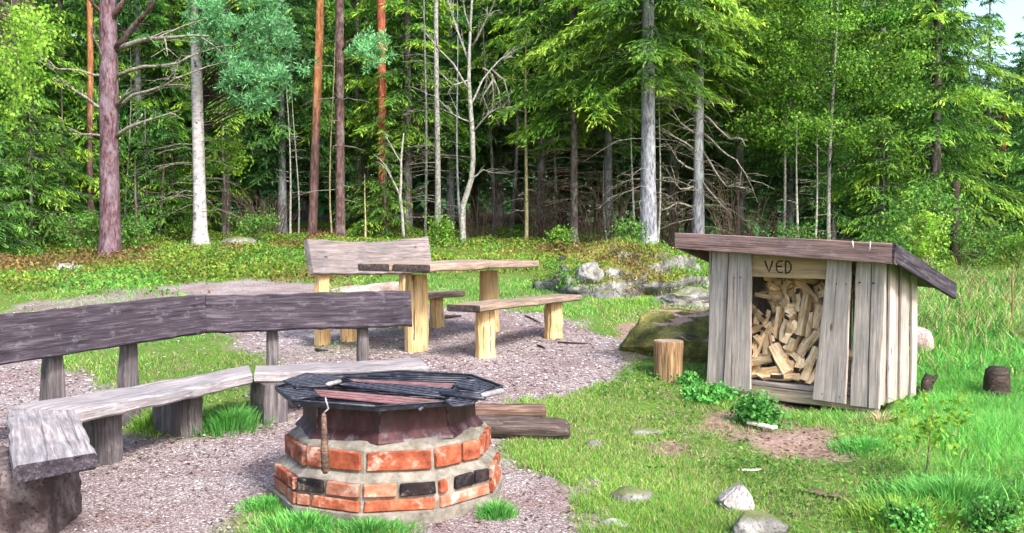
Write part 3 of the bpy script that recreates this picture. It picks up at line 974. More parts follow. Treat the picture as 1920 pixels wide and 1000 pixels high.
for a, b in (((825, 735), (910, 744)), ((828, 739), (908, 748)), ((870, 737), (905, 738))):
    tube(mb, [plan(*a, ZG + .028), plan(*b, ZG + .028)], [.010] * 2, 6)
mb.build('hinge_bar', M['steel'], pit)
for (a, b, r) in (((903, 742), (943, 733), .016), ((612, 722), (638, 715), .013)):
    mb = MB()
    p, q = plan(*a, ZG + .034), plan(*b, ZG + .036)
    tube(mb, [p, p.lerp(q, .15), p.lerp(q, .5), p.lerp(q, .9), q], [r * .6, r, r * .9, r, r * .7], 8)
    mb.build('handle', M['worn'], pit)

# poker hanging from the grill rim
pk = at_y(609, 762, PC.y - .60)
poker = thing('fire_poker', 'rusty iron poker hanging by a hook from the left grill edge', 'poker', (pk.x, pk.y, pk.z))
mb = MB()
q = at_y(611, 752, pk.y); r_ = at_y(616, 766, pk.y); s_ = at_y(607, 775, pk.y)
tube(mb, [q + Vector((-.006, .02, .014)), q + Vector((0, 0, .004)), q.lerp(r_, .5), r_, r_.lerp(s_, .6), s_], [.004] * 6, 6)
mb.build('hook', M['worn'], poker)
mb = MB()
e = at_y(610, 888, pk.y)
tube(mb, [s_, s_ + Vector((0, 0, -.012)), s_.lerp(e, .25), s_.lerp(e, .7), s_.lerp(e, .95), e], [.006, .012, .014, .020, .018, .010], 8)
mb.build('handle', M['driftwood'], poker)

# ================================================================== CURVED BENCH
bench = thing('curved_bench', 'dark curved plank bench with two-board backrest around the fire pit', 'bench', (-2.1, 6.2, .1))
ZS = .42
def z42(px, py): return at_z(px, py, ZS)
board('seat', z42(476, 700), z42(803, 688), z42(788, 671), z42(478, 686), .068, M['bench_seat'], bench, 14, .006, 1, .012)
board('seat', z42(143, 771), z42(473, 702), z42(466, 686), z42(22, 761), .072, M['bench_seat'], bench, 14, .006, 2, .012)
board('seat', z42(14, 769), z42(24, 874), z42(180, 849), z42(141, 767), .072, M['bench_seat'], bench, 10, .007, 3, .012, end=M['bench_dark'])  # end faces darkened: weathered end grain, with underside shade put into the colour

def backboard(name, p0, p1, z0a, z0b, z1a, z1b, lean, th, mat, parent, seed, shape=None):
    """upright plank between two ground-plan points; lower and upper edge heights at both ends; leaning back by LEAN"""
    d = Vector((p1[0] - p0[0], p1[1] - p0[1], 0)).normalized()
    back = Vector((-d.y, d.x, 0))
    if back.y < 0:
        back = -back
    A = Vector((p0[0], p0[1], z0a)); B = Vector((p1[0], p1[1], z0b))
    C = Vector((p1[0], p1[1], z1b)) + back * lean; D = Vector((p0[0], p0[1], z1a)) + back * lean
    return board(name, A, B, C, D, th, mat, parent, 22, .006, seed, .010, down=back, shape=shape), back
seam = (-2.255, 7.045); rend = (-.782, 7.55); lend = (-3.45, 4.43)
_, bk1 = backboard('backrest', seam, rend, .645, .655, .918, .93, .05, .075, M['bench_dark'], bench, 5)
_, bk2 = backboard('backrest', lend, (seam[0] + .034, seam[1] + .047), .585, .650, .905, .925, .05, .08, M['bench_dark'], bench, 6, shape=lambda t: (0, .012 * math.sin(t * 9)))
def on_back(px, a, b):             # where the line of a backboard is crossed by a photo column
    k = (px - 960) / F_PX
    t = (k * a[1] - a[0]) / ((b[0] - a[0]) - k * (b[1] - a[1]))
    return Vector((a[0] + (b[0] - a[0]) * t, a[1] + (b[1] - a[1]) * t, 0))
for i, (px, a, b, bk, w0, w1) in enumerate(((685, seam, rend, bk1, .085, .07), (512, seam, rend, bk1, .09, .075), (266, lend, seam, bk2, .15, .085), (125, lend, seam, bk2, .17, .075))):
    p = on_back(px, a, b) + bk * .145
    gz = float(ground(p.x, p.y))
    post('backrest_post', (p.x, p.y, gz - .1), (p.x - bk.x * .01, p.y - bk.y * .01, .86), w0 * 1.15, w1 * .85, .10, .08, -bk, M['bench_leg'], bench, 6, 20 + i, .006)
def slab_leg(px, py, wid, dep, seed):
    v = at_g(px, py)
    r = Vector((v.x - PC.x, v.y - PC.y, 0)).normalized()
    c = v + r * (dep / 2)
    gz = float(ground(c.x, c.y))
    post('leg', (c.x, c.y, gz - .08), (c.x, c.y, ZS - .073), wid, wid * .95, dep, dep, r, M['bench_leg'], bench, 5, seed, .005)
slab_leg(219, 868, .125, .34, 31)
slab_leg(362, 818, .165, .36, 32)
slab_leg(519, 794, .17, .32, 33)
slab_leg(742, 735, .16, .28, 34)

# ================================================================== PICNIC TABLE AND BENCHES
ax = Vector((.56, .83, 0)).normalized(); pp = Vector((-ax.y, ax.x, 0))
TC = Vector((-.56, 9.35, 0))
tz = 1.112
tg = float(ground(TC.x, TC.y))
table = thing('picnic_table', 'rough plank picnic table on two thick pale log legs', 'table', (TC.x, TC.y, tg))
def tp(a, p, z): return TC + ax * a + pp * p + Vector((0, 0, z))
def wavy(s, amp=.02):
    r = random.Random(s); f = [r.uniform(3, 9) for _ in range(2)]; ph = [r.uniform(0, 6) for _ in range(2)]
    return lambda t: (amp * (math.sin(t * f[0] + ph[0])) - .01, amp * math.sin(t * f[1] + ph[1]))
board('table_top', tp(-.90, -.405, tz), tp(.90, -.385, tz), tp(.93, -.005, tz + .004), tp(-.92, -.004, tz + .002), .068, M['table_top'], table, 14, .006, 41, .012, end=M['log_bark'], shape=lambda t: (-.018 * math.sin(t * 7 + 1), 0))
board('table_top', tp(-.95, .004, tz), tp(.92, .003, tz), tp(.90, .40, tz), tp(-.93, .41, tz), .068, M['table_top'], table, 14, .006, 42, .012, end=M['log_bark'], shape=lambda t: (0, .018 * math.sin(t * 8)))
for a in (-.63, .65):
    board('cross_bar', tp(a - .07, -.33, tz - .070), tp(a - .07, .33, tz - .070), tp(a + .07, .33, tz - .070), tp(a + .07, -.33, tz - .070), .045, M['table_top'], table, 4, .003, 43)
def log_leg(name, px, py, ztop, w, d, parent, seed, face):
    v = at_g(px, py)
    f = Vector(face).normalized()
    c = Vector((v.x, v.y, 0)) + Vector((0, 1, 0)) * d * .4
    gz = float(ground(c.x, c.y))
    return post(name, (c.x, c.y, gz - .08), (c.x, c.y, ztop), w * 1.02, w * .92, d, d * .95, face, M['table_leg'], parent, 6, seed, .008, .03)
log_leg('leg', 780, 660, tz - .115, .20, .15, table, 44, (.45, -.9, 0))
log_leg('leg', 917, 624, tz - .115, .20, .15, table, 45, (.45, -.9, 0))

fb = thing('bench', 'backless plank bench on two short log legs at the front of the table', 'bench', (.09, 9.19, float(ground(.09, 9.19))))
BC = Vector((.09, 9.19, 0))
def bp(a, p, z): return BC + ax * a + pp * p + Vector((0, 0, z))
board('seat', bp(-.90, -.16, .757), bp(.92, -.15, .757), bp(.90, .15, .757), bp(-.93, .17, .757), .062, M['table_top'], fb, 12, .006, 51, .012, end=M['log_bark'], shape=lambda t: (-.012 * math.sin(t * 6), .012 * math.sin(t * 5 + 2)))
log_leg('leg', 909, 672, .695, .18, .13, fb, 52, (.5, -.87, 0))
log_leg('leg', 1038, 636, .695, .19, .13, fb, 53, (.5, -.87, 0))

bb = thing('back_bench', 'plank bench with a wide curved grey backrest behind the picnic table', 'bench', (-1.21, 9.79, float(ground(-1.21, 9.79))))
DC = TC + pp * .78
def dp(a, p, z): return DC + ax * a + pp * p + Vector((0, 0, z))
board('seat', dp(-1.0, -.15, .76), dp(1.02, -.15, .76), dp(1.0, .15, .76), dp(-1.0, .15, .76), .062, M['table_top'], bb, 12, .006, 55, .012)
log_leg('leg', 655, 641, .698, .19, .13, bb, 56, (.5, -.87, 0))
log_leg('leg', 818, 615, .698, .15, .13, bb, 57, (.5, -.87, 0))
b0, b1 = DC + ax * -.92 + pp * .21, DC + ax * .91 + pp * .21
backboard('backrest', (b0.x, b0.y), (b1.x, b1.y), 1.0, .965, 1.338, 1.345, .07, .07, M['back_board'], bb, 58, shape=lambda t: (-.012 * math.sin(t * 3.1), -.045 * math.sin(t * PI) ** 1.2 + .015 * t))
for a in (-.70, .55):
    p = DC + ax * a + pp * .315
    post('backrest_post', (p.x, p.y, float(ground(p.x, p.y)) - .1), (p.x, p.y, 1.25), .15, .13, .09, .08, ax.cross(Vector((0, 0, 1))), M['table_leg'], bb, 5, 59)

# ================================================================== WOOD SHED
ang = math.radians(42.5)
fx = Vector((math.cos(ang), -math.sin(ang), 0))         # along the front, to the right
sy_ = Vector((math.sin(ang), math.cos(ang), 0))         # along the side, to the rear
S0 = Vector((1.616, 7.95, 0))                            # front left corner
W_, L_ = 1.45, .68
shed = thing('wood_shed', 'small grey plank shed open at the front for firewood', 'shed', (S0.x, S0.y, float(ground(S0.x, S0.y))))
def sp(u, d, z): return S0 + fx * u + sy_ * d + Vector((0, 0, z))
def s_front(px, py, d=0.0):        # photo pixel onto the front wall plane, as (u, z)
    r = ray(px, py); n = -sy_
    o = sp(0, d, 0)
    t = (o - Vector((0, 0, CAM_Z))).dot(n) / r.dot(n)
    p = Vector((0, 0, CAM_Z)) + r * t
    return (p - S0).dot(fx), p.z
TH = .024
def wall_board(name, u0t, u1t, u0b, u1b, zb, zt, dd, seed, mat=None):
    o0, o1 = sp(0, dd, 0), None
    A, B = sp(u0b, dd, zb), sp(u0t, dd, zt)
    C, D = sp(u1t, dd, zt), sp(u1b, dd, zb)
    return board(name, A, B, C, D, TH, mat or M['shed_board'], shed, 6, .0025, seed, .004, down=sy_)
def fb_board(px_tl, px_tr, px_br, px_bl, ztop, dd, seed):
    ztop = 1.268 - .049 * s_front(*px_tl)[0]
    (u0t, _), (u1t, _), (u1b, zb1), (u0b, zb0) = s_front(*px_tl), s_front(*px_tr), s_front(*px_br), s_front(*px_bl)
    A, B, C, D = sp(u0b, dd, zb0), sp(u0t, dd, ztop), sp(u1t, dd, ztop), sp(u1b, dd, zb1)
    mid = (A + D) / 2
    bd = board('board', A, B, C, D, TH, M['shed_board'], shed, 6, .0025, seed, .004, down=sy_)
    return bd
fb_board((1336, 470), (1366, 470), (1355, 725), (1325, 722) , 0, -.004, 61)
fb_board((1371, 470), (1412, 470), (1410, 735), (1360, 727) , 0, -.030, 62)
fb_board((1556, 470), (1600, 470), (1588, 757), (1526, 748) , 0, -.032, 63)
fb_board((1606, 470), (1634, 470), (1626, 764), (1594, 761) , 0, -.004, 64)
fb_board((1636, 470), (1663, 470), (1649, 767), (1628, 765) , 0, -.010, 66)
# lintel with the carved word
(u0, z0), (u1, z1) = s_front(1411, 519), s_front(1557, 524)
lintel = board('lintel', sp(u0 - .02, -.004, z0), sp(u1 + .02, -.004, z0 - .004), sp(u1 + .02, -.004, 1.262 - .049 * u1), sp(u0 - .02, -.004, 1.262 - .049 * u0), TH, M['shed_warm'], shed, 5, .002, 65, .004, down=sy_)
def stroke(pix):
    mb = MB()
    P = []
    for x, y in pix:
        u, z = s_front(x, y, -.005)
        P.append(sp(u, -.0055, z))
    tube(mb, P, [.0042] * len(P), 5)
    return mb
for name, strokes in (('letter_v', [[(1434, 489), (1438, 500), (1442, 510), (1446, 499), (1449, 489)]]),
                      ('letter_e', [[(1468, 490), (1460, 490), (1456, 495), (1456, 506), (1460, 511), (1468, 511)], [(1456, 500), (1466, 500)]]),
                      ('letter_d', [[(1473, 490), (1473, 513)], [(1473, 490), (1479, 491), (1483, 497), (1483, 505), (1480, 511), (1473, 513)]])):
    mb = MB()
    for st in strokes:
        P = []
        for x, y in st:
            u, z = s_front(x, y, -.005)
            P.append(sp(u, -.0045, z))
        tube(mb, P, [.0066] * len(P), 5)
    mb.build(name, M['carved'], lintel)
# the right corner, side, rear and left walls
zb_side = .125
un = 6
rs = random.Random(3)
for k in range(un):
    d0, d1 = L_ * k / un + .006, L_ * (k + 1) / un - .006
    ex = .020 if k % 2 else 0.0
    zt0, zt1 = 1.205 - .25 * d0, 1.205 - .25 * d1
    zb = zb_side + rs.uniform(-.012, .012)
    A, B, C, D = sp(W_ + ex, d0, zb), sp(W_ + ex, d0, zt0), sp(W_ + ex, d1, zt1), sp(W_ + ex, d1, zb)
    board('board', A, B, C, D, TH, M['shed_board'], shed, 6, .003, 70 + k, .004, down=-fx)
for k in range(6):
    d0, d1 = L_ * k / 6 + .003, L_ * (k + 1) / 6 - .003
    A, B, C, D = sp(0, d0 + .03, .125), sp(0, d0 + .03, 1.27 - .25 * d0), sp(0, d1 + .02, 1.27 - .25 * d1), sp(0, d1 + .02, .125)
    board('board', A, B, C, D, TH, M['shed_board'], shed, 4, .003, 80 + k, .004, down=fx)
for k in range(6):
    a0_, a1_ = .04 + (W_ - .08) * k / 6 + .003, .04 + (W_ - .08) * (k + 1) / 6 - .003
    A, B, C, D = sp(a0_, L_, .125), sp(a0_, L_, 1.09 - .049 * a0_), sp(a1_, L_, 1.09 - .049 * a1_), sp(a1_, L_, .125)
    board('board', A, B, C, D, TH, M['shed_board'], shed, 4, .003, 90 + k, .004, down=-sy_)
# roof boards, front fascia and the side barge boards; the roof falls to the rear
def rp(u, d, up=0.0): return sp(u, d, 1.362 - .25 * (d + .155) + up - .049 * (u + .216))
U0, U1, D0, D1 = -.216, 1.61, -.155, 1.13
nb = 9
for k in range(nb):
    u0_, u1_ = U0 + .004 + (U1 - U0 - .03) * k / nb + .002, U0 + .004 + (U1 - U0 - .03) * (k + 1) / nb - .002
    board('roof_board', rp(u0_, D0 + .03), rp(u0_, D1), rp(u1_, D1), rp(u1_, D0 + .03), .024, M['shed_roof'], shed, 5, .002, 110 + k, .004, down=(0, 0, -1))
fascia = board('fascia_board', rp(U0, D0, -.105), rp(U1, D0, -.115), rp(U1, D0, .033), rp(U0, D0, .026), .028, M['shed_roof'], shed, 12, .002, 120, .005, down=sy_)
board('barge_board', rp(U1 + .002, D0 + .0, -.105), rp(U1 + .002, D1, -.10), rp(U1 + .002, D1, .03), rp(U1 + .002, D0 + .0, .035), .03, M['bench_dark'], shed, 8, .002, 121, .005, down=-fx)
board('barge_board', rp(U0 - .002, D0 + .03, -.10), rp(U0 - .002, D1, -.10), rp(U0 - .002, D1, .03), rp(U0 - .002, D0 + .03, .026), .03, M['shed_roof'], shed, 8, .002, 122, .005, down=fx)
for pix in (((1598, 452), (1600, 466)), ((1632, 453), (1630, 472))):
    r0_, r1_ = (ray(*q) for q in pix)
    P = []
    for r_q in (r0_, r1_):
        t_q = (sp(0, D0 - .0295, 0) - Vector((0, 0, CAM_Z))).dot(-sy_) / r_q.dot(-sy_)
        P.append(Vector((0, 0, CAM_Z)) + r_q * t_q)
    mb = MB(); tube(mb, [P[0], P[0].lerp(P[1], .5) + fx * .002, P[1]], [.0045, .004, .002], 5)
    mb.build('paint_drip', M['chip'], fascia)
# floor, sill beam and feet
for k in range(4):
    d0, d1 = .03 + .62 * k / 4 + .003, .03 + .62 * (k + 1) / 4 - .003
    board('floor_board', sp(.03, d0, .195), sp(W_ - .03, d0, .190), sp(W_ - .03, d1, .190), sp(.03, d1, .195), .03, M['shed_board'], shed, 4, .002, 130 + k, .004, down=(0, 0, -1))
board('sill_beam', sp(.05, .035, .16), sp(W_ - .05, .035, .155), sp(W_ - .05, .12, .155), sp(.05, .12, .16), .10, M['shed_beam'], shed, 6, .003, 136, .006, down=(0, 0, -1))
board('sill_beam', sp(.05, .54, .16), sp(W_ - .05, .54, .155), sp(W_ - .05, .63, .155), sp(.05, .63, .16), .10, M['shed_beam'], shed, 6, .003, 137, .006, down=(0, 0, -1))
for u, d in ((.10, .08), (W_ - .12, .08), (.10, .58), (W_ - .12, .58)):
    q = sp(u, d, 0)
    post('foot', (q.x, q.y, float(ground(q.x, q.y)) - .08), (q.x, q.y, .058), .14, .13, .14, .13, fx, M['shed_beam'], shed, 2, 140, .004)
for x, y in ((1380, 521), (1392, 520), (1572, 532), (1590, 533), (1614, 530), (1640, 531), (1545, 738), (1578, 744)):
    u, z = s_front(x, y)
    mb = MB(); c = sp(u, -.034, z)
    tube(mb, [c, c + sy_ * .02], [.006] * 2, 6)
    mb.build('nail', M['nail'], shed)

# ---- split firewood: every piece its own log, thrown in a loose heap that rises to the rear
def wood_piece(L, w, h, seed):
    import bmesh
    r = random.Random(seed)
    n = r.choice([3, 4, 4, 5])
    prof = []
    for k in range(n):
        a = 2 * PI * (k + r.uniform(-.25, .25)) / n
        prof.append((math.cos(a) * w * .56 * r.uniform(.85, 1.15), math.sin(a) * h * .56 * r.uniform(.85, 1.15)))
    mb = MB(); V = []
    st = 4
    for i in range(st + 1):
        t = i / st
        tw = r.uniform(-.05, .05); sc = 1 + r.uniform(-.07, .07)
        bend = .02 * math.sin(t * PI) * r.uniform(-1, 1)
        for (a, b) in prof:
            V.append((L * (t - .5) + (r.uniform(-.008, .008) if i in (0, st) else 0), (a * math.cos(tw) - b * math.sin(tw)) * sc + bend, (a * math.sin(tw) + b * math.cos(tw)) * sc))
    faces = []
    for k in range(n):
        k2 = (k + 1) % n
        for i in range(st):
            faces.append(((i * n + k, (i + 1) * n + k, (i + 1) * n + k2, i * n + k2), 1 if (k == 0 and r.random() < .35) else 0))
    faces.append((tuple(reversed(range(n))), 0)); faces.append((tuple(st * n + k for k in range(n)), 0))
    for f, m in faces:
        mb.polys.append(f); mb.pm.append(m)
    mb.V.append(np.array(V)); mb.T.append(np.tile([0, .5, 0, 1.], (len(V), 1))); mb.n = len(V)
    me = mb.mesh('firewood', [M['split'], M['log_bark']], smooth=False)
    recalc(me)
    return me
FW = [((480, 340), (430, 610), 74, 'thick tan firewood log standing steeply at the upper right of the heap'), ((548, 580), (430, 735), 74, 'thick orange-tan firewood log slanting down left below the steep tan log'),
      ((250, 675), (352, 862), 88, 'broad striped firewood log leaning front and centre at the bottom of the heap'), ((218, 535), (205, 742), 62, 'pale upright firewood log near the left door board'),
      ((182, 600), (140, 722), 40, 'thin white split log leaning on the pale upright log at the left'), ((292, 410), (265, 622), 46, 'long narrow firewood log standing in the upper left of the heap'), ((352, 385), (310, 645), 46, 'long narrow firewood log just right of another in the upper left'), ((405, 525), (332, 642), 52, 'short pale firewood log slanting in the very middle of the heap'), ((425, 295), (425, 445), 42, 'upright firewood log at the top middle of the heap'),
      ((268, 370), (300, 455), 60, 'stubby firewood block under the weathered stick at the upper left'), ((125, 328), (352, 372), 32, 'thin weathered stick lying across the top left of the firewood heap'), ((162, 395), (130, 522), 52, 'firewood log by the left door board below the weathered stick'), ((562, 425), (530, 545), 56, 'firewood log by the right door board right of the steep tan log'),
      ((402, 605), (368, 685), 84, 'wide squat firewood block under the foot of the steep tan log'), ((330, 678), (462, 812), 42, 'narrow firewood log lying along the right side of the broad striped log'), ((545, 685), (452, 912), 54, 'grey-barked firewood log standing by the right door board at the bottom'), ((565, 800), (490, 935), 42, 'lowest firewood log in the bottom right corner by the door board'),
      ((105, 782), (205, 758), 72, 'short yellow firewood block in the bottom left corner of the heap'), ((115, 850), (285, 822), 60, 'firewood log lying flat near the bottom left of the heap'), ((115, 896), (255, 884), 42, 'lowest flat firewood log on the shed floor at the left'), ((238, 878), (425, 888), 54, 'lowest flat firewood log on the shed floor in the middle'), ((212, 465), (180, 562), 42, None),
      ((502, 475), (482, 602), 36, None), ((128, 565), (192, 538), 44, None), ((240, 600), (260, 700), 40, None), ((130, 640), (120, 740), 46, None), ((455, 700), (430, 780), 50, None), ((385, 455), (360, 560), 42, None), ((330, 300), (345, 420), 38, None), ((565, 560), (500, 640), 40, None),
      ((300, 760), (430, 830), 46, None), ((130, 440), (170, 480), 50, None)]
rw = random.Random(11)
def heap_d(z):                     # how far behind the front wall the face of the heap lies at a height
    return .10 + max(0, z - .22) * .33
for i, (a, b, w, lab) in enumerate(FW):
    (x0, y0), (x1, y1) = [(1380 + q[0] / 3.573, 460 + q[1] / 3.573) for q in (a, b)]
    up, z0 = s_front(x0, y0, .1); uq, z1 = s_front(x1, y1, .1)
    d0_, d1_ = heap_d(z0) + rw.uniform(-.02, .03), heap_d(z1) + rw.uniform(-.03, .02)
    (up, z0), (uq, z1) = s_front(x0, y0, d0_), s_front(x1, y1, d1_)
    p, q = sp(up, d0_, max(z0, .235)), sp(uq, d1_, max(z1, .232))
    L = max((p - q).length, .2)
    c = (p + q) / 2
    ww = w / 3.573 * 7.6 / F_PX
    o = link('firewood', wood_piece(L, ww, ww * .9, 300 + i))
    o.matrix_basis = Matrix.Translation(c) @ (p - q).to_track_quat('X', 'Z').to_matrix().to_4x4() @ Matrix.Rotation(rw.uniform(0, 6), 4, 'X')
    tag(o, lab or 'small split firewood log wedged between larger logs in the shed heap', 'firewood', 'split firewood logs heaped in the shed')
meshes = [wood_piece(rw.uniform(.26, .34), .075, .065, 500 + k) for k in range(6)]
for i in range(44):
    z = rw.uniform(.25, .92) if i < 22 else rw.uniform(.72, 1.02)
    u = rw.uniform(.36, 1.08) if i % 3 else rw.uniform(.30, .62)
    d = min(heap_d(z) + rw.uniform(.06, .13), .52)
    o = link('firewood', meshes[i % 6])
    o.matrix_basis = Matrix.Translation(sp(u, d, z)) @ Matrix.Rotation(rw.uniform(0, 6.28), 4, 'Y') @ Matrix.Rotation(rw.uniform(-.9, .9), 4, 'Z') @ Matrix.Rotation(rw.uniform(0, 6), 4, 'X')
    tag(o, 'shaded firewood log at the back of the heap inside the shed', 'firewood', 'split firewood logs heaped in the shed')

# ================================================================== CHOPPING BLOCK, LOGS, STUMPS, STICKS
def drum(name, pts, radii, mat_side, mat_top, sides=18, seed=0, jit=.05):
    rng = random.Random(seed)
    mb = MB()
    k = [1 + rng.uniform(-jit, jit) for _ in range(sides)]
    V = []; n = len(pts)
    d = (Vector(pts[-1]) - Vector(pts[0])).normalized()
    a = d.orthogonal().normalized(); b = d.cross(a)
    for i, p in enumerate(pts):
        for s in range(sides):
            th = 2 * PI * s / sides
            V.append(tuple(Vector(p) + (a * math.cos(th) + b * math.sin(th)) * radii[i] * k[s] * (1 + rng.uniform(-.012, .012))))
    F = [(i * sides + s, i * sides + (s + 1) % sides, (i + 1) * sides + (s + 1) % sides, (i + 1) * sides + s) for i in range(n - 1) for s in range(sides)]
    mb.quads(V, F)
    mb.polys.append(tuple(reversed(range(sides)))); mb.pm.append(1)
    mb.polys.append(tuple((n - 1) * sides + s for s in range(sides))); mb.pm.append(1)
    return mb.mesh(name, [mat_side, mat_top], smooth=True)
v = at_g(1256, 716)
stz = .335
me = drum('chopping_block', [(-.05, 0, 0), (.02, 0, 0), (stz * .5, 0, 0), (stz - .012, 0, 0), (stz, 0, 0)], [.118, .116, .118, .126, .120], M['stump_wood'], M['stump_top'], 20, 3, .05)
me.polygons.foreach_set('use_smooth', np.zeros(len(me.polygons), bool))
o = link('chopping_block', me); o.matrix_basis = Matrix.Translation((v.x, v.y + .10, v.z)) @ Matrix.Rotation(-PI / 2, 4, 'Y')
tag(o, 'upright orange-brown log chopping block in grass left of the shed', 'chopping block')

a, b = at_g(858, 822), at_g(1070, 828)
d = (b - a)
ln = d.length
me = drum('log', [(0, 0, 0), (.12, 0, .004), (.26, .004, 0), (.40, .008, .004), (.54, 0, .0), (ln - .10, .004, 0), (ln - .035, 0, 0), (ln, .0, -.004)], [.060, .074, .069, .077, .070, .072, .062, .040], M['log_bark'], M['driftwood'], 16, 8, .10)
o = link('log', me); o.matrix_basis = Matrix.Translation(a + Vector((0, .05, .062))) @ d.to_track_quat('X', 'Z').to_matrix().to_4x4()
tag(o, 'weathered dark round log lying on grass right of the fire pit', 'log')
a, b = at_g(862, 793), at_g(1024, 792)
d = (b - a)
ln = d.length
me = drum('log', [(0, 0, 0), (.14, 0, .002), (.3, .004, 0), (.45, 0, .003), (ln - .03, 0, 0), (ln, 0, 0)], [.058, .062, .060, .063, .061, .055], M['driftwood'], M['driftwood'], 9, 9, .10)
o = link('log', me); o.matrix_basis = Matrix.Translation(a + Vector((0, .08, .055))) @ d.to_track_quat('X', 'Z').to_matrix().to_4x4()
tag(o, 'squarish reddish brown log lying behind the weathered dark round log', 'log')

v = at_g(1866, 752)
me = drum('stump', [(0, 0, -.06), (0, 0, .08), (.004, 0, .17), (.008, 0, .24), (.01, 0, .265)], [.115, .10, .095, .088, .06], M['rotten'], M['rotten'], 14, 12, .16)
o = link('stump', me); o.matrix_basis = Matrix.Translation(v)
tag(o, 'dark rotten round stump standing in lush grass right of the shed', 'stump')
v = at_g(1738, 752)
mb = MB()
rj = random.Random(5)
tube(mb, [v + Vector((0, 0, -.05)), v + Vector((.005, 0, .08)), v + Vector((-.012, 0, .15)), v + Vector((.01, 0, .21))], [.062, .05, .042, .022], 9, 0, None, .25, rj)
tube(mb, [v + Vector((0, 0, .12)), v + Vector((.05, 0, .17)), v + Vector((.085, .01, .20))], [.03, .024, .010], 6, 0, None, .25, rj)
tube(mb, [v + Vector((0, 0, .03)), v + Vector((-.06, 0, .06)), v + Vector((-.075, .01, .11))], [.03, .022, .010], 6, 0, None, .25, rj)
tag(mb.build('snag', M['rotten']), 'jagged black root snag in grass at the right corner of the shed', 'stump')

def stick(px0, py0, px1, py1, r, mat, label, seed, name='stick', flat=False):
    a, b = at_g(px0, py0), at_g(px1, py1)
    a = gv(a.x, a.y, r * .8); b = gv(b.x, b.y, r * .8)
    rng = random.Random(seed)
    P = [a.lerp(b, t) + Vector((rng.uniform(-1, 1) * r, rng.uniform(-1, 1) * r, 0)) for t in (0, .3, .6, 1)]
    P = [Vector((p.x, p.y, float(ground(p.x, p.y)) + r * 1.1)) for p in P]
    if flat:
        dv = (b - a).normalized(); s = Vector((-dv.y, dv.x, 0)) * r * 1.6
        u = Vector((0, 0, r))
        o = board(name, a + u - s, b + u - s, b + u + s, a + u + s, r * .9, mat, None, 3, .002, seed, .002, down=(0, 0, -1))
    else:
        mb = MB(); tube(mb, P, [r * .6, r, r * .9, r * .4], 6, 0, None, .15, rng)
        o = mb.build(name, mat)
    return tag(o, label, 'stick')
stick(1405, 799, 1452, 809, .018, M['chip'], 'white wood chip on the brown soil in front of the shed', 1, 'wood_chip', True)
stick(1508, 925, 1578, 938, .013, M['driftwood'], 'reddish brown stick lying in bright grass above the white stones', 2, flat=True)
stick(1385, 885, 1430, 884, .008, M['chip'], 'thin pale stick in the grass below the shed', 3)
stick(830, 598, 862, 597, .022, M['rotten'], 'short dark stick on gravel under the picnic table', 4)
stick(984, 594, 1014, 608, .012, M['driftwood'], 'thin dark stick slanting on gravel behind the backless bench', 5)
stick(1045, 644, 1108, 647, .010, M['rotten'], 'long thin dark twig on gravel right of the backless bench', 6)
stick(1008, 650, 1024, 656, .012, M['rotten'], 'stubby dark twig on gravel below the long thin twig', 7)
stick(592, 660, 612, 661, .018, M['rotten'], 'small dark lump of wood on gravel behind the curved bench', 8)
# ================================================================== TREES
def unit(v):
    return v / (np.linalg.norm(v, axis=-1, keepdims=True) + 1e-9)

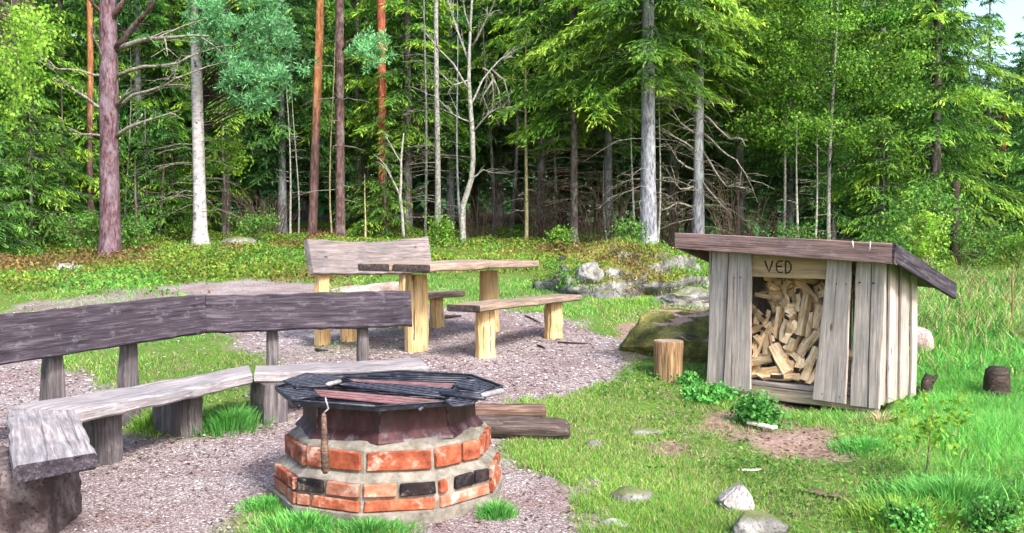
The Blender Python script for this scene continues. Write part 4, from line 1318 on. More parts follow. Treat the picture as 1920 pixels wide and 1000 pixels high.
def spruce_crown(seed, H, zb, R0, step=.34, nb=6, dens=1.0, size=1.0, tipness=.5, zfine=9.5, sag=.35, lean=(0, 0), mats=None, gap=.12):
    r = np.random.RandomState(seed)
    mb = MB()
    C, D, N, Ls, Ws, TT, RR = [], [], [], [], [], [], []
    z = zb
    while z < H - .25:
        t = (z - zb) / (H - zb)
        R = R0 * (1 - t) ** .75 * (.62 + .38 * min(1, t / .12))
        coarse = z > zfine
        a0 = r.uniform(0, 6.28)
        for k in range(nb):
            if r.rand() < gap:
                continue
            az = a0 + 2 * PI * k / nb + r.uniform(-.35, .35)
            L = max(.25, R * r.uniform(.6, 1.15))
            d = np.array([math.cos(az), math.sin(az), 0]); side = np.array([-d[1], d[0], 0])
            base = np.array([lean[0] * z, lean[1] * z, z + r.uniform(-.15, .15)])
            rise = .30 * t - .10 + r.uniform(-.1, .1); dr = sag * (1 - .6 * t) * r.uniform(.6, 1.3)
            def P(s):
                s = np.asarray(s)[..., None]
                return base + d * L * s + np.array([0, 0, 1.0]) * L * (rise * s - dr * s ** 2 + .22 * dr * s ** 4)
            br_tip = r.uniform(0, 1); br_rnd = r.uniform(.15, .85)
            ns = max(4, int(L / (.115 if not coarse else .3) * dens))
            s = np.linspace(.12, 1, ns) + r.uniform(-.02, .02, ns)
            m = 11 if not coarse else 3
            pp_ = P(s)
            for sg in (-1, 1):
                l = (.14 + .34 * (1 - s) ** .8 * np.minimum(1, s / .25)) * min(L, 2.0) * r.uniform(.6, 1.2, ns) + .07
                td = unit(d * .75 + side * sg * r.uniform(.5, 1.0, (ns, 1)) + np.array([0, 0, -1.0]) * r.uniform(.05, .75, (ns, 1)))
                u = (np.arange(m)[None, :] + r.uniform(.1, .9, (ns, m))) / m
                keep = (u * l[:, None] < l[:, None]) & (r.rand(ns, m) < np.clip(l[:, None] / .45, .35, 1))
                c = pp_[:, None, :] + td[:, None, :] * (l[:, None, None] * u[..., None]) + np.array([0, 0, -.16]) * (u[..., None] ** 2) * l[:, None, None]
                c = c + r.normal(0, .018, c.shape)
                dd = np.broadcast_to(td[:, None, :], c.shape) + r.normal(0, .35, c.shape) + np.array([0, 0, -.25])
                tip = np.clip((u * .55 + s[:, None] * .45) ** 1.6 * tipness * (.35 + 1.3 * br_tip) + r.normal(0, .08, u.shape), 0, 1)
                C.append(c[keep]); D.append(dd[keep]); TT.append(tip[keep])
                RR.append(np.clip(br_rnd + r.normal(0, .16, int(keep.sum())), 0, 1))
                q = (2.3 if coarse else 1.0) * size
                Ls.append(r.uniform(.11, .23, int(keep.sum())) * q); Ws.append(r.uniform(.024, .044, int(keep.sum())) * q)
            if not coarse:
                tube(mb, [tuple(P(np.array([q_]))[0]) for q_ in (0, .33, .66, .97)], [.018 + .006 * L, .014, .009, .004], 3, 1, cap=False)
        z += step * (1.8 if coarse else 1.0) * r.uniform(.8, 1.2)
    C = np.concatenate(C); D = np.concatenate(D); n = len(C)
    N = unit(r.normal(0, .6, (n, 3)) + np.array([0, 0, 1.0]))
    kites(mb, C, D, N, np.concatenate(Ls), np.concatenate(Ws), 0, np.concatenate(TT), np.concatenate(RR))
    return mb

def leafy_crown(seed, H, zb, R, nl=16, ntw=7, nleaf=26, leaf=.075, droop=.3, up=.7, trunk_r=.05, shape=1.0, flat=1.0, spread=.11, limb_m=1, tipmu=.55, topless=False):
    r = np.random.RandomState(seed)
    mb = MB(); C, D, TT, RR, LL = [], [], [], [], []
    for i in range(nl):
        t = (i + r.rand()) / nl
        z0 = zb + (H - zb) * t * .92
        az = i * 2.4 + r.uniform(-.5, .5)
        L = R * (1 - abs(t - .35) ** 1.4 * .85) * r.uniform(.55, 1.1) * shape
        u = up * r.uniform(.5, 1.2) * (1 - .3 * t)
        d = np.array([math.cos(az), math.sin(az), 0.0])
        def P(s): return np.array([0, 0, z0]) + d * L * s * flat + np.array([0, 0, 1.0]) * L * (u * s - droop * s * s)
        tube(mb, [tuple(P(s)) for s in (0, .3, .65, 1)], [max(.008, trunk_r * .35 * (1 - t * .6)), .010, .007, .003], 4, limb_m, cap=False)
        shade0 = r.uniform(.15, .8)
        for k in range(ntw):
            shade = np.clip(shade0 + r.uniform(-.25, .25), .03, .97)
            s = r.uniform(.25, 1.0)
            a2 = az + r.uniform(-1.5, 1.5)
            d2 = np.array([math.cos(a2), math.sin(a2), r.uniform(-.3, .7)])
            l2 = L * r.uniform(.18, .45)
            e = P(s) + d2 * l2 + np.array([0, 0, -droop * l2 * .7])
            tube(mb, [tuple(P(s)), tuple((P(s) + e) / 2 + np.array([0, 0, .03])), tuple(e)], [.006, .004, .002], 3, limb_m, cap=False)
            m = int(nleaf * r.uniform(.5, 1.5))
            q = r.uniform(.15, 1.1, (m, 1))
            c = P(s) + (e - P(s)) * q + r.normal(0, spread, (m, 3)) * np.array([1, 1, .8]) + np.array([0, 0, -1.0]) * q ** 2 * droop * .25
            C.append(c); D.append(r.normal(0, 1, (m, 3)) + np.array([0, 0, -.8]))
            TT.append(np.clip(r.normal(tipmu, .22, m), 0, 1)); RR.append(np.clip(r.normal(shade, .18, m), 0, 1)); LL.append(leaf * r.uniform(.6, 1.3, m))
    C = np.concatenate(C); D = np.concatenate(D); n = len(C); LL = np.concatenate(LL)
    kites(mb, C, D, r.normal(0, 1, (n, 3)) + np.array([0, -.3, .8]), LL, LL * .72, 0, np.concatenate(TT), np.concatenate(RR))
    return mb

def pine_tufts(mb, centres, seed, rad=.16, nn=34, m=0, ln=.13, wd=.026):
    r = np.random.RandomState(seed)
    c0 = np.asarray(centres, float)
    c = np.repeat(c0, nn, 0)
    dv = unit(r.normal(0, 1, c.shape) + np.array([0, 0, .55]))
    sh = np.repeat(np.clip(r.normal(.5, .2, len(c0)), 0, 1), nn)
    q = r.uniform(.3, 1, (len(c), 1))
    kites(mb, c + dv * rad * q, dv, r.normal(0, 1, c.shape), ln * r.uniform(.7, 1.2, len(c)), wd, m, np.clip(.25 + .6 * q[:, 0] * r.uniform(.6, 1.1, len(c)), 0, 1), np.clip(sh + r.normal(0, .12, len(c)), 0, 1))

def pine_crown(seed, H, zb, R, nl=14, rad=.17, per=16, tr=.05):
    r = np.random.RandomState(seed)
    mb = MB(); cc = []
    for i in range(nl):
        t = (i + r.rand()) / nl
        z0 = zb + (H - zb) * t
        az = i * 2.4 + r.uniform(-.4, .4)
        L = R * (1 - .75 * t) * r.uniform(.7, 1.15)
        d = np.array([math.cos(az), math.sin(az), 0.0])
        u = .25 + .5 * t
        def P(s): return np.array([0, 0, z0]) + d * L * s + np.array([0, 0, 1.0]) * L * (u * s - .15 * s * s)
        tube(mb, [tuple(P(s)) for s in (0, .35, .7, 1)], [.03, .022, .014, .006], 4, 1, cap=False)
        for k in range(per):
            s = r.uniform(.3, 1.05)
            c = P(s) + r.normal(0, .30, 3) * np.array([1, 1, .6]) * L * .55
            cc.append(c)
            if r.rand() < .5:
                tube(mb, [tuple(P(min(s, 1) * .85)), tuple(c)], [.008, .004], 3, 1, cap=False)
    pine_tufts(mb, cc, seed + 1, rad)
    return mb

def trunk_mesh(name, H, r0, r1, mat, seed=0, sides=12, flare=1.35, bend=0.0, lean=(0, 0), n=9, jit=.03, pts=None):
    rng = random.Random(seed)
    mb = MB()
    if pts is None:
        ph = rng.uniform(0, 6)
        zs = [-.25, 0, .12, .35] + [.35 + (H - .35) * (i / n) ** 1.0 for i in range(1, n + 1)]
        pts = [Vector((lean[0] * z + bend * math.sin(z * .7 + ph) * min(1, max(z, 0)), lean[1] * z + bend * math.cos(z * .6 + ph) * min(1, max(z, 0)), z)) for z in zs]
    L = pts[-1].z
    rad = []
    for p in pts:
        t = max(0, min(1, p.z / L))
        f = 1 + (flare - 1) * math.exp(-max(0, p.z) / .22)
        rad.append((r0 + (r1 - r0) * t) * f)
    tube(mb, pts, rad, sides, 0, None, jit, rng)
    return mb.mesh(name, mat)

def dead_twigs(seed, z0, z1, r_at, n=40, L=1.2, droop=.15, up=.1, thick=.012, sub=3, curve=.3, dirs=None):
    r = random.Random(seed); mb = MB()
    for i in range(n):
        z = r.uniform(z0, z1); az = r.uniform(0, 2 * PI) if dirs is None else r.choice(dirs) + r.uniform(-.5, .5)
        l = L * r.uniform(.4, 1.2)
        d = Vector((math.cos(az), math.sin(az), 0)); sd = Vector((-d.y, d.x, 0)) * r.uniform(-curve, curve)
        P = []
        for s in (0, .25, .5, .75, 1):
            P.append(Vector((0, 0, z)) + d * (r_at + l * s) + sd * l * s * s + Vector((0, 0, l * (up * s - droop * s * s * 2 + r.uniform(-.03, .03)))))
        tube(mb, P, [thick, thick * .85, thick * .65, thick * .45, thick * .25], 4, cap=False)
        for k in range(sub):
            j = r.randint(1, 3); b = P[j].lerp(P[j + 1], r.random()); a2 = az + r.choice((-1, 1)) * r.uniform(.4, 1.1)
            e = b + Vector((math.cos(a2), math.sin(a2), r.uniform(-.5, .3))) * l * r.uniform(.15, .4)
            tube(mb, [b, b.lerp(e, .5) + Vector((0, 0, r.uniform(-.03, .03))), e], [thick * .45, thick * .32, thick * .18], 3, cap=False)
    return mb

def tree(name, label, cat, px, Y, trunk=None, crown=None, twigs=None, crown_mats=None, rz=0.0, twig_mat=None, scale=1.0, group=None, dz=0.0):
    x = (px - 960.0) / F_PX * Y
    o = thing(name, label, cat, (x, Y, float(ground(x, Y)) + dz), rz, group)
    o.matrix_basis = o.matrix_basis @ Matrix.Scale(scale, 4)
    if trunk is not None:
        link('trunk', trunk, o)
    if crown is not None:
        me = crown if isinstance(crown, bpy.types.Mesh) else crown.mesh('crown', crown_mats)
        link('crown', me, o)
    if twigs is not None:
        me = twigs if isinstance(twigs, bpy.types.Mesh) else twigs.mesh('dead_twigs', M[twig_mat or 'twig_lichen'])
        link('dead_twigs', me, o, 'stuff')
    return o

def pix_pts(pix, Y, root):         # a photo line at distance(s) Y, in the frame of ROOT
    o = []
    for i, p in enumerate(pix):
        y = Y if not isinstance(Y, (list, tuple)) else Y[i]
        o.append(at_y(p[0], p[1], y) - Vector(root))
    return o

t = NT('bark_pine_two_tone'); n_ = t.noise(t.coords((6, 6, 1.5)), 2.2, 6, .65, .5)
tc = t.n('TexCoord'); sx = t.n('SeparateXYZ'); t.set(sx, 0, tc.outputs['Object'])
f_ = t.ramp(t.math('ADD', t.math('MULTIPLY', sx.outputs[2], .2), t.math('MULTIPLY', n_, .2)), [(.62, 0.0), (1.05, 1.0)])
c_ = t.mix(f_, t.ramp(n_, [(.33, (.03, .016, .016)), (.5, (.10, .055, .05)), (.68, (.17, .11, .11))]), t.ramp(n_, [(.33, (.12, .04, .016)), (.5, (.33, .13, .055)), (.68, (.48, .25, .12))]))
M['bark_two'] = t.finish(c_, .9, n_, .8, .03)

# --- shared crowns
SPm = [M['lf_spruce'], M['bark_spruce']]
SLm = [M['lf_lime'], M['bark_spruce']]
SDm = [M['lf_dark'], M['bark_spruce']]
sp_full = [spruce_crown(10, 13.5, .35, 2.4, tipness=.85).mesh('crown', SPm), spruce_crown(11, 12.0, .3, 2.1, tipness=.9, nb=5).mesh('crown', SPm)]
sp_high = [spruce_crown(12, 15, 2.2, 2.7, tipness=.85, nb=6).mesh('crown', SPm), spruce_crown(13, 16, 2.7, 2.6, tipness=.9).mesh('crown', SPm)]
sp_lime = [spruce_crown(14, 15, 4.3, 2.9, tipness=1.2, sag=.5, nb=6).mesh('crown', SLm), spruce_crown(15, 14, 3.0, 2.4, tipness=1.15, sag=.5, nb=5, gap=.2).mesh('crown', SLm)]
sp_bright = [spruce_crown(20, 12.5, .5, 2.6, tipness=1.05, sag=.45, nb=6).mesh('crown', SLm)]
sp_dark = [spruce_crown(16, 16, 1.6, 2.7, tipness=.7, dens=.75, size=1.3, zfine=11).mesh('crown', SPm), spruce_crown(17, 17, 2.6, 2.9, tipness=.7, dens=.75, size=1.3, zfine=11).mesh('crown', SPm)]
sp_young = [spruce_crown(18, 4.6, .15, 1.35, step=.24, nb=6, tipness=1.0, size=.85).mesh('crown', SLm), spruce_crown(19, 3.2, .1, 1.1, step=.2, nb=6, tipness=1.0, size=.8).mesh('crown', SPm)]
tk_spruce = trunk_mesh('trunk', 14, .15, .03, M['bark_spruce'], 1)
tk_spruce2 = trunk_mesh('trunk', 15, .13, .03, M['bark_grey'], 2)
tk_thin = trunk_mesh('trunk', 4, .05, .01, M['bark_spruce'], 3, 8)

# --- the named trees at the edge, left to right
# large pine with dead side branches
Y = 21.0; px = 206
x = (px - 960) / F_PX * Y
o = thing('pine_tree', 'large plum-brown pine with bare dead side branches left of the white birch', 'tree', (x, Y, float(ground(x, Y))))
R0 = Vector((x, Y, float(ground(x, Y))))
tp_ = pix_pts([(206, 492), (206, 480), (206, 470), (207, 440), (206, 380), (205, 320), (205, 260), (204, 200), (204, 140), (203, 80), (202, 20), (201, -60), (203, -200), (204, -330)], Y, R0)
rg = random.Random(4); mb = MB()
tube(mb, tp_, [.29, .27, .245, .225, .215, .205, .20, .205, .195, .19, .18, .17, .14, .08], 16, 0, None, .03, rg)
link('trunk', mb.mesh('trunk', M['bark_pine']), o)
def limb(pix, ys, rad, mat, parent, root, sub=4, seed=0, name='branch'):
    P = pix_pts(pix, ys, root)
    mb = MB(); r = random.Random(seed)
    n = len(P); Q = [P[0]]
    for i in range(n - 1):
        Q += [P[i].lerp(P[i + 1], .5) + Vector((0, 0, r.uniform(-.04, .04))), P[i + 1]]
    m = len(Q)
    tube(mb, Q, [rad * (1 - .8 * i / (m - 1)) for i in range(m)], 6)
    for k in range(sub):
        i = r.randint(1, m - 2); b = Q[i].lerp(Q[i + 1], r.random()); dr = (Q[i + 1] - Q[i]).normalized()
        l = (Q[-1] - Q[0]).length * r.uniform(.15, .45)
        e = b + (dr * .8 + Vector((r.uniform(-.5, .5), r.uniform(-.6, .6), r.uniform(-.5, .5)))) * l
        tube(mb, [b, b.lerp(e, .5) + Vector((0, 0, .04)), e], [rad * .35, rad * .25, rad * .1], 4, cap=False)
        for w in range(2):
            b2 = b.lerp(e, r.uniform(.3, .8)); e2 = b2 + Vector((r.uniform(-.5, .5), r.uniform(-.5, .5), r.uniform(-.4, .3))) * l * .6
            tube(mb, [b2, e2], [rad * .16, rad * .06], 3, cap=False)
    return link(name, mb.mesh(name, mat), parent)
for i, (pix, ys, rd) in enumerate([([(215, 95), (250, 50), (283, 15), (300, -20)], [21, 20.7, 20.4, 20.2], .085), ([(218, 92), (270, 75), (330, 70), (392, 68)], [21, 20.6, 20.2, 19.9], .07),
                                   ([(218, 145), (270, 125), (335, 118), (388, 96)], [21, 20.8, 20.7, 20.7], .05), ([(215, 205), (250, 178), (310, 160), (350, 140)], [21, 20.8, 20.6, 20.5], .05),
                                   ([(216, 258), (240, 240), (290, 222), (332, 208)], [21, 20.7, 20.5, 20.3], .055), ([(216, 200), (235, 180), (255, 165)], [21, 20.6, 20.3], .05),
                                   ([(196, 206), (160, 182), (125, 160), (100, 145)], [21, 20.7, 20.4, 20.2], .045), ([(196, 142), (155, 134), (110, 130), (68, 116)], [21, 20.8, 20.7, 20.6], .035),
                                   ([(196, 30), (178, 12), (160, -5)], [21, 20.8, 20.6], .06), ([(196, 258), (170, 252), (140, 246)], [21, 20.7, 20.4], .035), ([(196, 130), (185, 90), (172, 60)], [21, 20.6, 20.3], .04),
                                   ([(205, 40), (230, 5), (240, -40)], [21, 20.8, 20.8], .09)]):
    limb(pix, ys, rd, M['bark_dark'] if i in (0, 8, 11) else M['twig_lichen'], o, R0, 5, 60 + i)
cc = [(random.Random(k).uniform(-2.6, 2.6), random.Random(k + 99).uniform(-2.4, 2.4), random.Random(k + 7).uniform(7.6, 10.5)) for k in range(110)]
mb = MB(); pine_tufts(mb, cc, 5, .28, 26, 0, .2, .04)
link('crown', mb.mesh('crown', [M['lf_pine']]), o)

# pine behind it
tree('pine_tree', 'slender orange-brown pine standing just behind the large plum-brown pine', 'tree', 172, 25.5,
     trunk_mesh('trunk', 13, .09, .05, M['bark_two'], 5, bend=.03), pine_crown(71, 14.5, 8.2, 2.0, 10, .25, 10), None, [M['lf_pine'], M['bark_orange']])
# white birch
Yb = 24.0
tree('birch_tree', 'straight white birch with black flecked bark and a thick foot', 'tree', 376, Yb,
     trunk_mesh('trunk', 9, .165, .10, M['bark_birch'], 6, 14, 1.55, lean=(-.012, 0)), leafy_crown(72, 11.5, 7.2, 2.2, 14, 6, 24, .08), dead_twigs(73, .8, 5.0, .12, 40, 1.4, .22, .25, .010, 4, .5), [M['lf_birch'], M['bark_birch']], twig_mat='twig_lichen')
# young pine with blue-green foliage in front of the birch top
Yp = 23.3; pxp = 380
o = tree('pine_tree', 'young pine with soft blue-green needle clouds right of the white birch', 'tree', pxp, 24.9, trunk_mesh('trunk', 8.2, .07, .02, M['bark_dark'], 8, 8, bend=.05), None, None)
mb = MB(); rr_ = random.Random(3); cc = []
root = o.matrix_basis.translation
for (cx, cy, sx, sy2, n) in ((420, 60, 40, 42, 56), (500, 50, 40, 40, 60), (450, 130, 52, 40, 90), (520, 140, 40, 36, 60), (480, 190, 40, 16, 26), (545, 70, 14, 30, 14), (392, 15, 26, 36, 60), (378, 60, 18, 30, 30), (470, -20, 60, 30, 60)):
    for k in range(n):
        p = at_y(cx + rr_.gauss(0, .55) * sx, cy + rr_.gauss(0, .55) * sy2, Yp + rr_.uniform(-1.1, .9)) - root
        cc.append(tuple(p))
        if rr_.random() < .25:
            tube(mb, [(0, 0, p.z - .5), tuple(Vector((p.x * .5, p.y * .5, p.z - .15))), tuple(p)], [.02, .012, .005], 4, 1, cap=False)
pine_tufts(mb, cc, 9, .17, 30, 0, .14, .028)
link('crown', mb.mesh('crown', [M['lf_pine'], M['bark_dark']]), o)

# the pair of straight pines behind the back bench, and the red one
R_ = pix_pts([(585, 455), (585, 445), (586, 430), (588, 380), (590, 300), (593, 220), (596, 140), (599, 60), (601, -20), (603, -160)], 27.0, (0, 0, 0))
o = thing('pine_tree', 'slender leaning pine turning orange higher up, left of the dark straight pine', 'tree', tuple(R_[1]))
mb = MB(); tube(mb, [p - R_[1] for p in R_], [.16, .145, .135, .13, .125, .12, .115, .11, .105, .07], 12, 0, None, .03, random.Random(1))
link('trunk', mb.mesh('trunk', M['bark_two']), o)
link('crown', pine_crown(75, 13.5, 8.5, 2.0, 9, .25, 10).mesh('crown', [M['lf_pine'], M['bark_orange']]), o)
o = tree('pine_tree', 'straight dark brown pine rising behind the back bench', 'tree', 638, 26.0, trunk_mesh('trunk', 12, .135, .09, M['bark_dark'], 10, 12, lean=(.002, 0)), pine_crown(76, 14, 8.4, 2.0, 9, .25, 10), dead_twigs(77, 1.0, 6, .1, 16, .9), [M['lf_pine'], M['bark_dark']])
mb = MB(); cc = []; root = o.matrix_basis.translation
for k in range(46):
    p = at_y(692 + rr_.gauss(0, .5) * 45, 92 + rr_.gauss(0, .5) * 36, 25.6 + rr_.uniform(-.6, .6)) - root; cc.append(tuple(p))
pine_tufts(mb, cc, 19, .17, 30, 0, .14, .028); tube(mb, [(0, 0, 5.0), (.35, -.2, 5.35), (.9, -.3, 5.45)], [.035, .025, .01], 5, 1)
link('needle_bough', mb.mesh('needle_bough', [M['lf_pine'], M['bark_dark']]), o)
tree('pine_tree', 'red-barked pine half hidden by young spruces behind the dark straight pine', 'tree', 718, 27.4, trunk_mesh('trunk', 13, .135, .10, M['bark_red'], 12, 12, lean=(-.003, 0)), pine_crown(78, 15, 9.5, 2.2, 9, .25, 10), None, [M['lf_pine'], M['bark_red']])

# bare crooked pale tree, forked at the top
Y = 24.0
Rt = pix_pts([(868, 455), (868, 445), (867, 420), (868, 385), (876, 362), (884, 335), (887, 300), (886, 250), (882, 200), (879, 150), (880, 100), (882, 50), (885, 0), (888, -60)], Y, (0, 0, 0))
o = thing('bare_tree', 'crooked pale leafless tree rising behind the picnic table', 'tree', tuple(Rt[1]))
mb = MB(); tube(mb, [p - Rt[1] for p in Rt], [.085, .08, .074, .072, .070, .068, .064, .060, .055, .048, .04, .034, .028, .015], 10, 0, None, .04, random.Random(2))
link('trunk', mb.mesh('trunk', M['bark_pale']), o)
for i, (pix, rd) in enumerate([([(880, 170), (850, 120), (820, 90), (795, 60)], .035), ([(881, 120), (862, 70), (845, 20), (835, -20)], .035), ([(884, 90), (905, 50), (925, 10), (932, -20)], .035), ([(882, 200), (905, 150), (940, 110), (985, 80)], .03),
                               ([(886, 250), (915, 215), (945, 200), (960, 170)], .028), ([(886, 230), (850, 215), (815, 180), (790, 170)], .025), ([(882, 60), (870, 20), (866, -20)], .03), ([(884, 335), (905, 318), (935, 325), (962, 330)], .022), ([(879, 150), (850, 160), (820, 130)], .022)]):
    ys = [Y + .25 * j * (1 if i % 2 else -1) for j in range(len(pix))]
    limb(pix, ys, rd, M['bark_pale'], o, Rt[1], 7, 80 + i)
# a tangle of dead lichen-grey branches hanging beside it
t_ = thing('dead_branch', 'tangled lichen-grey dead branch hanging right of the crooked pale tree', 'branch', tuple(at_y(925, 120, 24.6)))
for i, pix in enumerate([[(905, 128), (922, 140), (925, 175), (922, 225)], [(922, 140), (935, 170), (940, 215)], [(922, 130), (945, 150), (955, 190), (950, 220)], [(925, 150), (905, 180), (915, 210)], [(960, 105), (935, 115), (915, 135), (912, 160)]]):
    limb(pix, 24.6, .03, M['twig_lichen'], t_, t_.matrix_basis.translation, 8, 95 + i, 'twig')

# slim trunks in the middle
tree('slim_tree', 'slim grey-flecked trunk with dead twigs just left of the crooked pale tree', 'tree', 820, 26.0, trunk_mesh('trunk', 9, .085, .05, M['bark_pale'], 14, 9, 1.3, .02), None, dead_twigs(82, .6, 5, .07, 46, .9, .1, .1, .010))
tree('slim_tree', 'very thin pale stem close beside the slim grey-flecked trunk', 'tree', 798, 26.6, trunk_mesh('trunk', 7, .04, .02, M['bark_pale'], 15, 7, 1.2, .03), None, dead_twigs(83, 1, 4, .03, 14, .6))
Y = 25.0
Rt = pix_pts([(757, 445), (756, 437), (754, 400), (750, 370), (752, 340), (752, 300), (757, 250)], Y, (0, 0, 0))
o = thing('slim_tree', 'small crooked forked pale stem behind the back bench', 'tree', tuple(Rt[1]))
mb = MB(); tube(mb, [p - Rt[1] for p in Rt], [.045, .043, .040, .038, .034, .03, .015], 8)
link('trunk', mb.mesh('trunk', M['bark_pale']), o)
limb([(750, 368), (740, 345), (722, 310), (700, 290)], Y, .03, M['bark_pale'], o, Rt[1], 4, 101)
limb([(752, 305), (735, 275), (722, 255)], Y, .022, M['bark_pale'], o, Rt[1], 4, 102)
tree('slim_tree', 'olive-yellow slim stem with a small bright leaf crown right of the crooked pale tree', 'tree', 987, 25.0, trunk_mesh('trunk', 5.4, .05, .02, M['bark_olive'], 16, 8, 1.2, .02), leafy_crown(84, 5.4, 3.1, .9, 10, 5, 16, .08), dead_twigs(85, .8, 3, .03, 12, .6), [M['lf_birch'], M['bark_olive']])
tree('spruce_tree', 'dark-trunked spruce with lime drooping boughs left of the thick grey spruce', 'tree', 1076, 24.5, trunk_mesh('trunk', 13, .10, .03, M['bark_spruce'], 17), sp_lime[1], dead_twigs(86, .7, 3.6, .08, 60, 1.1, .1, .05, .009), rz=1.0, twig_mat='twig_brown')
tree('spruce_tree', 'thick grey spruce with flared foot and bright drooping boughs by the mossy outcrop', 'tree', 1215, 23.0, trunk_mesh('trunk', 13, .20, .06, M['bark_grey'], 18, 14, 1.75, lean=(-.004, 0)), sp_lime[0], dead_twigs(87, 1.2, 5.2, .17, 34, 1.4, .3, .2, .010, 5, .7), rz=.4, twig_mat='twig_lichen')
# dead-limbed spruce behind it, long curved lichen branches
Y = 25.0; px = 1309; x = (px - 960) / F_PX * Y
o = tree('spruce_tree', 'grey spruce with long curved lichen-hung dead branches behind the shed roof', 'tree', px, Y, trunk_mesh('trunk', 13, .16, .05, M['bark_grey'], 19, 12, 1.4), spruce_crown(88, 15, 4.9, 2.6, tipness=1.1, sag=.5).mesh('crown', SLm), dead_twigs(89, .6, 4.6, .14, 36, 1.2, .35, .2, .009, 5, .7))
root = o.matrix_basis.translation
for i, pix in enumerate([[(1318, 215), (1345, 240), (1370, 262), (1392, 262)], [(1318, 285), (1340, 320), (1362, 350), (1400, 355)], [(1300, 250), (1275, 230), (1250, 190)], [(1302, 320), (1270, 300), (1245, 260)], [(1302, 350), (1275, 355), (1250, 320)],
                         [(1318, 250), (1350, 280), (1380, 300), (1410, 340)], [(1300, 280), (1270, 260), (1238, 245)], [(1316, 340), (1340, 370), (1370, 400)], [(1300, 390), (1270, 380), (1240, 395)], [(1300, 200), (1270, 165), (1240, 160)]]):
    limb(pix, [Y - .5 * j for j in range(len(pix))], .035, M['twig_lichen'], o, root, 6, 110 + i)

# left: white trunk behind young spruces, overhanging birch
tree('birch_tree', 'pale blue-white trunk half hidden by young spruces at the far left', 'tree', 66, 25.5, trunk_mesh('trunk', 10, .15, .08, M['bark_birch'], 20, 12), None, dead_twigs(90, 1, 5, .1, 20, 1.0))
o = tree('birch_tree', 'birch with hanging lime-green leaves reaching in at the upper left', 'tree', -70, 17.0, trunk_mesh('trunk', 9, .13, .06, M['bark_birch'], 21, 12), None, None)
root = o.matrix_basis.translation
mb = MB(); rl = np.random.RandomState(6); C, D, TT, RR, LL = [], [], [], [], []
for (cx, cy, sx, sy2, n) in ((25, 20, 40, 25, 420), (50, 60, 45, 26, 460), (15, 110, 34, 30, 420), (40, 150, 26, 30, 300), (75, 75, 20, 30, 200), (20, 190, 16, 22, 120), (-40, 80, 40, 80, 600), (60, 20, 40, 20, 260)):
    for k in range(n // 12):
        p = np.array(at_y(cx + rl.normal(0, .5) * sx, cy + rl.normal(0, .5) * sy2, 17 + rl.uniform(-1.3, .8)) - root)
        m = 14
        C.append(p + rl.normal(0, .085, (m, 3)) + np.array([0, 0, -1]) * rl.uniform(0, .3, (m, 1))); D.append(rl.normal(0, .6, (m, 3)) + np.array([0, 0, -1.]))
        TT.append(np.clip(rl.normal(.8, .2, m), 0, 1)); RR.append(np.clip(rl.normal(rl.uniform(.3, .9), .15, m), 0, 1)); LL.append(rl.uniform(.045, .085, m))
        if k % 3 == 0:
            tube(mb, [(0, 0, p[2] + .6), tuple(p * np.array([.5, .5, 1]) + np.array([0, 0, .5])), tuple(p + np.array([0, 0, .15])), tuple(p + np.array([0, 0, -.25]))], [.02, .012, .006, .002], 3, 1, cap=False)
C = np.concatenate(C); D = np.concatenate(D); LL = np.concatenate(LL)
kites(mb, C, D, rl.normal(0, 1, C.shape), LL, LL * .75, 0, np.concatenate(TT), np.concatenate(RR))
link('crown', mb.mesh('crown', [M['lf_birch'], M['bark_dark']]), o)

# spruces and small trees of the front row
FRONT = [  # px, Y, kind, variant, rz, scale, label
    (35, 25.0, 'bright', 0, 0.3, .95, 'dense green spruce behind the overhanging birch leaves'),
    (-60, 23.0, 'full', 1, 1.3, 1.0, 'dense green spruce at the left margin of the clearing'),
    (118, 26.5, 'bright', 0, 2.1, 1.0, 'dense spruce between the pale blue-white trunk and the large pine'),
    (262, 28.0, 'high', 0, .7, 1.0, 'spruce with drooping twigs between the large pine and the white birch'),
    (325, 29.0, 'bright', 0, 2.8, .95, 'bushy spruce behind the white birch on its left'),
    (425, 29.0, 'lime', 1, 1.1, 1.0, 'tall spruce behind the young blue-green pine'),
    (530, 29.0, 'high', 0, 2.2, 1.0, 'tall spruce in the gap left of the slender leaning pine'),
    (672, 30.0, 'lime', 1, .2, .95, 'green spruce between the dark straight pine and the red pine'),
    (765, 28.5, 'lime', 1, 2.9, .95, 'light green young spruce to the right of the red pine'),
    (845, 30.5, 'high', 1, 1.9, 1.0, 'green spruce straight behind the crooked pale tree'),
    (935, 31.0, 'high', 0, 2.6, 1.05, 'green spruce behind the tangled dead branch'),
    (1015, 29.5, 'lime', 0, 1.5, 1.0, 'spruce with yellow-green tips behind the olive-yellow slim stem'),
    (1140, 29.0, 'lime', 1, .9, 1.05, 'spruce between the dark-trunked spruce and the thick grey spruce'),
    (1262, 29.5, 'lime', 0, 2.4, 1.0, 'spruce crown filling the gap right of the thick grey spruce'),
    (1385, 28.0, 'lime', 0, .5, 1.0, 'bright tipped spruce right of the dead-limbed grey spruce'),
    (1480, 30.0, 'high', 0, 1.6, 1.0, 'deep green spruce behind the leafy birch above the shed roof'),
    (1650, 30.0, 'high', 1, 3.0, 1.05, 'deep green spruce right of the leafy birch'),
    (1752, 25.0, 'bright', 0, 2.0, 1.05, 'bright green spruce with boughs down to the ground right of the shed roof'),
    (1850, 28.0, 'full', 0, 1.2, .62, 'dark green spruce standing behind the bright ground-reaching spruce'),
    (1945, 27.0, 'full', 1, 0.1, .70, 'dark spruce at the right margin of the meadow'),
]
sets = {'bright': sp_bright, 'full': sp_full, 'high': sp_high, 'lime': sp_lime, 'dark': sp_dark, 'young': sp_young}
